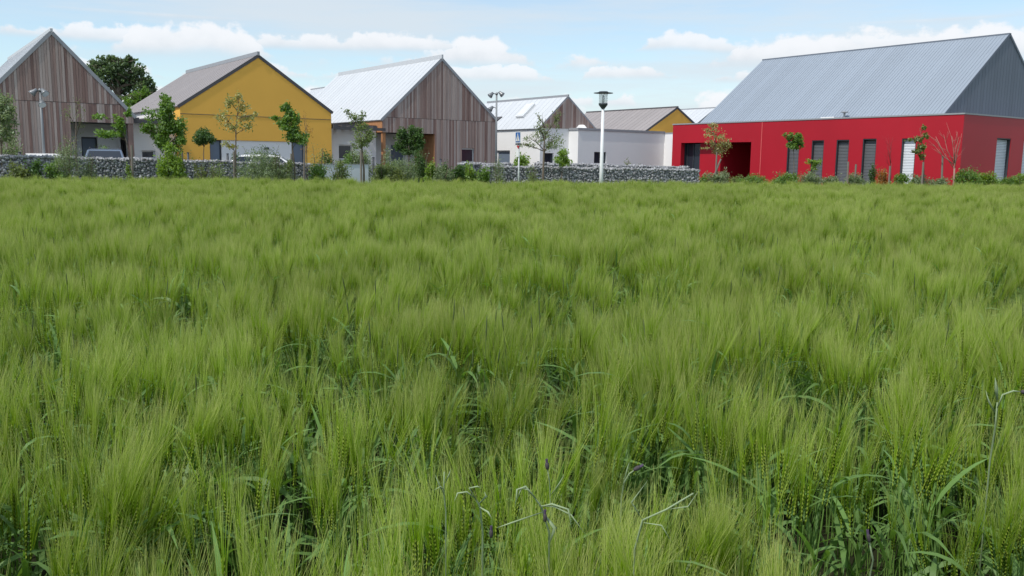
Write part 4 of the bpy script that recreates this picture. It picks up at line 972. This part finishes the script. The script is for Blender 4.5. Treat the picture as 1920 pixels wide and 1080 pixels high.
def barley_patch(seed, size=0.5, n=56):
    r = np.random.default_rng(seed); V = []; T = []; MI = []; TT = []; cnt = [0]
    def add(v, t, mi, tt=None):
        TT.append(np.zeros(len(v)) if tt is None else tt); V.append(np.asarray(v)); T.append(np.asarray(t) + cnt[0]); MI.append(np.full(len(t), mi)); cnt[0] += len(v)
    def ribbon(P, wd, sidev, mi):               # P (k,3), tapering ribbon
        k = len(P); s = sidev / (np.linalg.norm(sidev) + 1e-9)
        l = P + s * wd[:, None]; q = P - s * wd[:, None]
        v = np.empty((2*k, 3)); v[0::2] = l; v[1::2] = q; t = []
        for i in range(k-1):
            t += [(2*i, 2*i+1, 2*i+3), (2*i, 2*i+3, 2*i+2)]
        add(v, t, mi, np.repeat(np.linspace(0, 1, k), 2))
    plants = r.uniform(0, size, (max(1, n//8), 2)); ph = r.normal(size=len(plants))*0.055; pl_ = r.normal(size=(len(plants), 2))*0.05
    for i in range(n):
        q_ = r.integers(len(plants)); c = plants[q_] + r.normal(size=2)*0.034
        h = r.normal(0.575, 0.03) + ph[q_]; lean = pl_[q_] + r.normal(size=2)*0.045 + np.array([0.012, 0.0])
        b0 = np.array([c[0], c[1], 0.0])
        st = lambda f: b0 + np.array([lean[0]*h*f*f, lean[1]*h*f*f, h*f])
        P = np.array([st(f) for f in (0.0, 0.5, 1.0)])
        for a in (0.0, 2.1):
            ribbon(P, np.array([0.0021, 0.0019, 0.0014]), np.array([math.cos(a), math.sin(a), 0]), 3)
        ax = np.array([lean[0]*2 + r.normal()*0.11 + 0.015, lean[1]*2 + r.normal()*0.12, 1.0]); ax /= np.linalg.norm(ax)
        el_ = r.uniform(0.075, 0.10); e0 = P[-1]; a0_ = r.uniform(0, math.pi)
        s1 = np.array([math.cos(a0_), math.sin(a0_), 0.0]); s1 -= ax*s1.dot(ax); s1 /= np.linalg.norm(s1); s2 = np.cross(ax, s1)
        nk = 9
        for k in range(nk):
            f = (k+0.3)/nk; ctr = e0 + ax*el_*f; wk = 0.0058*(1-0.45*abs(f-0.4))
            for sg in (-1, 1):
                kb = ctr + s1*sg*0.0012; tip = kb + ax*0.0155 + s1*sg*wk*0.75; mid = kb + ax*0.007 + s1*sg*wk
                add([kb, mid + s2*0.0028, mid - s2*0.0028, tip + s1*sg*0.0008], [(0, 1, 3), (0, 3, 2), (1, 2, 3), (0, 2, 1)], 1)
                for rep in range(1 if (k % 3) else 2):
                    la = r.uniform(0.13, 0.20)*(1.0-0.2*f); sp_ = r.uniform(0.02, 0.12) + 0.05*(1-f)
                    d_ = ax + s1*sg*sp_ + s2*r.normal()*0.075; d_ /= np.linalg.norm(d_)
                    wind = np.array([0.05, 0.01, 0.0])*r.uniform(0.2, 1.2)
                    A = np.array([tip, tip + d_*la*0.5 + wind*la*0.25, tip + d_*la + wind*la + s1*sg*la*0.04])
                    an = r.uniform(0, math.pi)
                    ribbon(A, np.array([0.00072, 0.00055, 0.00014]), np.cross(d_, np.array([math.cos(an), math.sin(an), 0.2])), 0)
        nl = r.integers(2, 4)
        for k in range(nl):
            f = [0.90, 0.64, 0.36][k] + r.normal()*0.06; s0 = st(f); a = r.uniform(0, 2*math.pi); o = np.array([math.cos(a), math.sin(a), 0.0])
            ll = r.uniform(0.13, 0.22) if k == 0 else r.uniform(0.18, 0.29); droop = r.uniform(0.1, 1.5)
            u = np.linspace(0, 1, 6)
            el0 = r.uniform(0.7, 1.4)
            x = ll*(np.cos(el0)*u + 0.35*droop*u*u); z = ll*(np.sin(el0)*u - 0.5*droop*u**2.4)
            Pl = s0 + o*x[:, None] + np.array([0, 0, 1.0])*z[:, None]
            wd = np.array([0.55, 0.95, 1.0, 0.85, 0.55, 0.05])*r.uniform(0.005, 0.0088)
            tw = np.cross(o, [0, 0, 1.0]) + np.array([0, 0, 1])*r.normal()*0.5
            ribbon(Pl, wd, tw, 2)
    me = np_mesh('barley_patch', np.concatenate(V), np.concatenate(T), BM, np.concatenate(MI), smooth=False)
    q = me.attributes.new('along', 'FLOAT', 'POINT'); q.data.foreach_set('value', np.concatenate(TT).astype(np.float32)); return me
NVAR = 12
src = bpy.data.collections.new('barley_sources')
for k in range(NVAR):
    o = bpy.data.objects.new('barley_patch_%02d' % k, barley_patch(200+k)); src.objects.link(o)
# where the patches stand
PTS = []; ROT = []; SCL = []; IDX = []
STEP = 0.44
y = -0.9
rr = np.random.default_rng(5)
def hnoise(x, y):
    return 0.5*math.sin(x*1.7+0.6*y+1.0)*math.sin(y*1.3-0.4*x+2.0) + 0.35*math.sin(x*0.53-y*0.71+0.3) + 0.3*math.sin(3.1*x+1.9*y)*math.sin(2.7*y-1.1*x)
while y < 46:
    half = 0.64*max(y, 0) + 2.4; x = -half
    while x < half:
        px_, py_ = x + rr.uniform(-.12, .12), y + rr.uniform(-.12, .12)
        if py_ < edge_y(px_) - 0.25:
            hn = hnoise(px_, py_)
            PTS.append((px_, py_, 0.0)); ROT.append((rr.normal()*0.03, 0.01 + rr.normal()*0.03, rr.uniform(-1.6, 1.6)))
            v_ = py_ - 0.12*px_ + 0.25*math.sin(0.6*px_)
            dip = sum(a_*math.exp(-((v_-c_)/w_)**2) for c_, w_, a_ in ((4.55, 0.42, 0.15), (7.6, 0.5, 0.07), (12.6, 0.45, 0.16), (14.6, 0.45, 0.15), (22.5, 0.6, 0.15), (24.6, 0.6, 0.12)))
            s = 1.0 + 0.065*hn + rr.normal()*0.03 - dip*(0.75+0.5*math.sin(1.3*px_+0.35*py_)); SCL.append((rr.choice([-1, 1])*1.0 if False else 1.0, 1.0, s)); IDX.append(int(rr.integers(NVAR)))
        x += STEP
    y += STEP
bmsh = bpy.data.meshes.new('barley'); bmsh.vertices.add(len(PTS)); bmsh.vertices.foreach_set('co', np.array(PTS, np.float32).ravel())
for nm, tp, dat, key in (('rot', 'FLOAT_VECTOR', np.array(ROT, np.float32).ravel(), 'vector'), ('scl', 'FLOAT_VECTOR', np.array(SCL, np.float32).ravel(), 'vector'), ('idx', 'INT', np.array(IDX, np.int32), 'value')):
    at_ = bmsh.attributes.new(nm, tp, 'POINT'); at_.data.foreach_set(key, dat)
barley = link('barley', bmsh); tag(barley, 'dense field of green bearded barley', 'barley', kind='stuff')
gn = bpy.data.node_groups.new('scatter_barley', 'GeometryNodeTree')
gn.interface.new_socket('Geometry', in_out='INPUT', socket_type='NodeSocketGeometry'); gn.interface.new_socket('Geometry', in_out='OUTPUT', socket_type='NodeSocketGeometry')
gi = gn.nodes.new('NodeGroupInput'); go = gn.nodes.new('NodeGroupOutput')
ci = gn.nodes.new('GeometryNodeCollectionInfo'); ci.inputs['Collection'].default_value = src; ci.inputs['Separate Children'].default_value = True; ci.inputs['Reset Children'].default_value = True
ip = gn.nodes.new('GeometryNodeInstanceOnPoints'); ip.inputs['Pick Instance'].default_value = True
def attr(nm, tp):
    n = gn.nodes.new('GeometryNodeInputNamedAttribute'); n.data_type = tp; n.inputs['Name'].default_value = nm; return n.outputs['Attribute']
e2r = gn.nodes.new('FunctionNodeEulerToRotation'); gn.links.new(attr('rot', 'FLOAT_VECTOR'), e2r.inputs[0])
gn.links.new(gi.outputs[0], ip.inputs['Points']); gn.links.new(ci.outputs[0], ip.inputs['Instance']); gn.links.new(attr('idx', 'INT'), ip.inputs['Instance Index'])
gn.links.new(e2r.outputs[0], ip.inputs['Rotation']); gn.links.new(attr('scl', 'FLOAT_VECTOR'), ip.inputs['Scale']); gn.links.new(ip.outputs[0], go.inputs[0])
md = barley.modifiers.new('scatter', 'NODES'); md.node_group = gn

# ------------------------------------------------------------------ weeds standing in the barley
def weed(label, parts, name='cornflower_plant'):
    """parts: list of ('stem'|'leaf'|'bud', [(px, py, d)...], width)"""
    p0 = at(*parts[0][1][0]); base = Vector((p0.x, p0.y, 0)); T = thing(name, label, 'plant', base)
    for kind, pts, wd in parts:
        P = [at(*q) - base for q in pts]
        if kind == 'stem':
            P = [Vector((P[0].x, P[0].y, 0.0))] + P
            MB().tube(P, [wd]*(len(P)-1) + [wd*0.8], 6).build('stem', 'weed', T, smooth=True)
        elif kind == 'leaf':
            mb = MB(); n = len(P); R = [wd*0.5] + [wd]*(n-2) + [wd*0.1]
            mb.tube(P, R, 4); o = mb.build('leaf', 'weed', T, smooth=True)
        else:
            wd *= 0.75; c = P[0]; M = Matrix.Translation(c) @ (P[-1]-P[0]).to_track_quat('Z', 'Y').to_matrix().to_4x4()
            o = MB().lathe([(0.002,-0.006),(wd*0.8,-0.003),(wd,0.002),(wd*0.8,0.007),(wd*0.4,0.009)], 10, M).build('flower_bud', 'bud', T, smooth=True)
            pm_ = MB()
            for a in np.linspace(0, 6.28, 9)[:-1]:
                t0 = M @ Vector((wd*0.3*math.cos(a), wd*0.3*math.sin(a), 0.008)); t1 = M @ Vector((wd*0.5*math.cos(a), wd*0.5*math.sin(a), 0.016)); pm_.tube([t0, t1], [0.0012, 0.0006], 3)
            pm_.build('petal_tuft', 'petal', o)
weed('dark purple cornflower bud on an upright grey stem', [('stem', [(1033, 960, 1.72), (1030, 900, 1.70), (1026, 877, 1.69)], 0.0013), ('bud', [(1026, 875, 1.69), (1025, 862, 1.69)], 0.006), ('leaf', [(1032, 930, 1.71), (1050, 905, 1.70), (1058, 890, 1.69)], 0.0018)])
weed('pale cornflower bud nodding on a forked grey stem', [('stem', [(1165, 935, 1.66), (1170, 905, 1.64), (1180, 888, 1.63), (1192, 880, 1.63)], 0.0013), ('bud', [(1193, 879, 1.63), (1200, 875, 1.63)], 0.006), ('leaf', [(1168, 910, 1.64), (1176, 880, 1.64), (1180, 866, 1.64)], 0.0013)])
weed('grey-green weed with curling narrow leaves and small purple bud', [('stem', [(1030, 1000, 1.50), (1015, 950, 1.47), (1000, 930, 1.46)], 0.0018),
     ('leaf', [(1000, 930, 1.46), (985, 912, 1.45), (970, 918, 1.45), (966, 950, 1.44)], 0.0022), ('leaf', [(1005, 935, 1.46), (990, 918, 1.45), (978, 915, 1.45), (968, 940, 1.45)], 0.002),
     ('leaf', [(1012, 950, 1.47), (1035, 945, 1.46), (1065, 955, 1.45), (1072, 990, 1.44)], 0.002), ('leaf', [(1010, 948, 1.47), (1040, 950, 1.46), (1070, 965, 1.45), (1100, 1005, 1.44)], 0.0018),
     ('leaf', [(1018, 960, 1.47), (960, 980, 1.44), (930, 990, 1.44)], 0.0018), ('leaf', [(1020, 965, 1.47), (1040, 990, 1.46), (1030, 1020, 1.46)], 0.004), ('bud', [(1022, 972, 1.46), (1022, 965, 1.46)], 0.005)])
weed('drooping grey-green weed tip arching over the awns', [('stem', [(905, 1000, 1.50), (900, 950, 1.48), (890, 932, 1.47)], 0.0018),
     ('leaf', [(892, 935, 1.47), (875, 922, 1.46), (858, 925, 1.46), (852, 940, 1.45)], 0.0018), ('leaf', [(894, 938, 1.47), (880, 915, 1.46), (895, 912, 1.46), (902, 915, 1.46)], 0.0016),
     ('leaf', [(898, 945, 1.48), (912, 930, 1.47), (908, 922, 1.47)], 0.0022), ('leaf', [(898, 950, 1.48), (915, 960, 1.46), (922, 972, 1.45)], 0.0022), ('bud', [(921, 1002, 1.46), (921, 996, 1.46)], 0.005)])
weed('slender forked weed with short upright leaf tips', [('stem', [(836, 960, 1.52), (832, 920, 1.50), (833, 885, 1.49)], 0.0014), ('leaf', [(834, 930, 1.5), (822, 905, 1.49), (816, 890, 1.49)], 0.0014),
     ('leaf', [(834, 920, 1.5), (826, 912, 1.49), (812, 920, 1.49)], 0.0012), ('leaf', [(835, 905, 1.5), (842, 890, 1.49), (845, 880, 1.49)], 0.0013)])
weed('branching grey weed with long arching leaf blades', [('stem', [(1190, 1030, 1.46), (1205, 975, 1.43), (1250, 955, 1.42), (1300, 925, 1.42)], 0.0018), ('leaf', [(1205, 975, 1.43), (1186, 945, 1.42), (1184, 942, 1.42), (1215, 900, 1.42)], 0.0013),
     ('leaf', [(1207, 980, 1.43), (1240, 985, 1.42), (1262, 1020, 1.42)], 0.0015), ('leaf', [(1250, 955, 1.42), (1290, 950, 1.42), (1310, 920, 1.42)], 0.0013)])
weed('tall silvery cornflower with sideways arching bud stem', [('stem', [(1856, 865, 1.98), (1866, 800, 1.95), (1870, 755, 1.93)], 0.0021), ('leaf', [(1870, 765, 1.93), (1880, 740, 1.92), (1900, 733, 1.92), (1917, 735, 1.92)], 0.0024),
     ('bud', [(1919, 735, 1.92), (1925, 736, 1.92)], 0.007), ('leaf', [(1866, 775, 1.94), (1855, 755, 1.93), (1848, 732, 1.93)], 0.0022), ('leaf', [(1870, 750, 1.93), (1868, 730, 1.93), (1866, 708, 1.92)], 0.004)])
weed('tiny pale bud on a short stem among the stalks', [('stem', [(1632, 1075, 1.42), (1637, 1050, 1.40), (1629, 1012, 1.39)], 0.0014), ('bud', [(1629, 1010, 1.39), (1628, 1003, 1.39)], 0.0045)])

# dark grass seed heads that stand above the awns
hv = []; hm = MB(); rr = np.random.default_rng(77)
for i in range(170):
    yy = 2.6 + 20*rr.uniform()**1.6; xx = rr.uniform(-0.62, 0.62)*yy
    if yy > edge_y(xx) - 1: continue
    h0 = 0.80 + rr.uniform(-0.05, 0.10); lx, ly = rr.normal()*0.05, rr.normal()*0.05
    b = Vector((xx, yy, 0.45)); t = Vector((xx+lx, yy+ly, h0)); e = t + (t-b).normalized()*rr.uniform(0.05, 0.09)
    hm.tube([b, t], [0.0011, 0.001], 3, cap=False); hm.tube([t, t.lerp(e, 0.3), t.lerp(e, 0.7), e], [0.001, 0.0028, 0.0026, 0.0006], 5)
tag(hm.build('seed_grass', 'blackgrass', smooth=True), 'dark slender grass seed heads scattered above the barley', 'grass', kind='stuff')
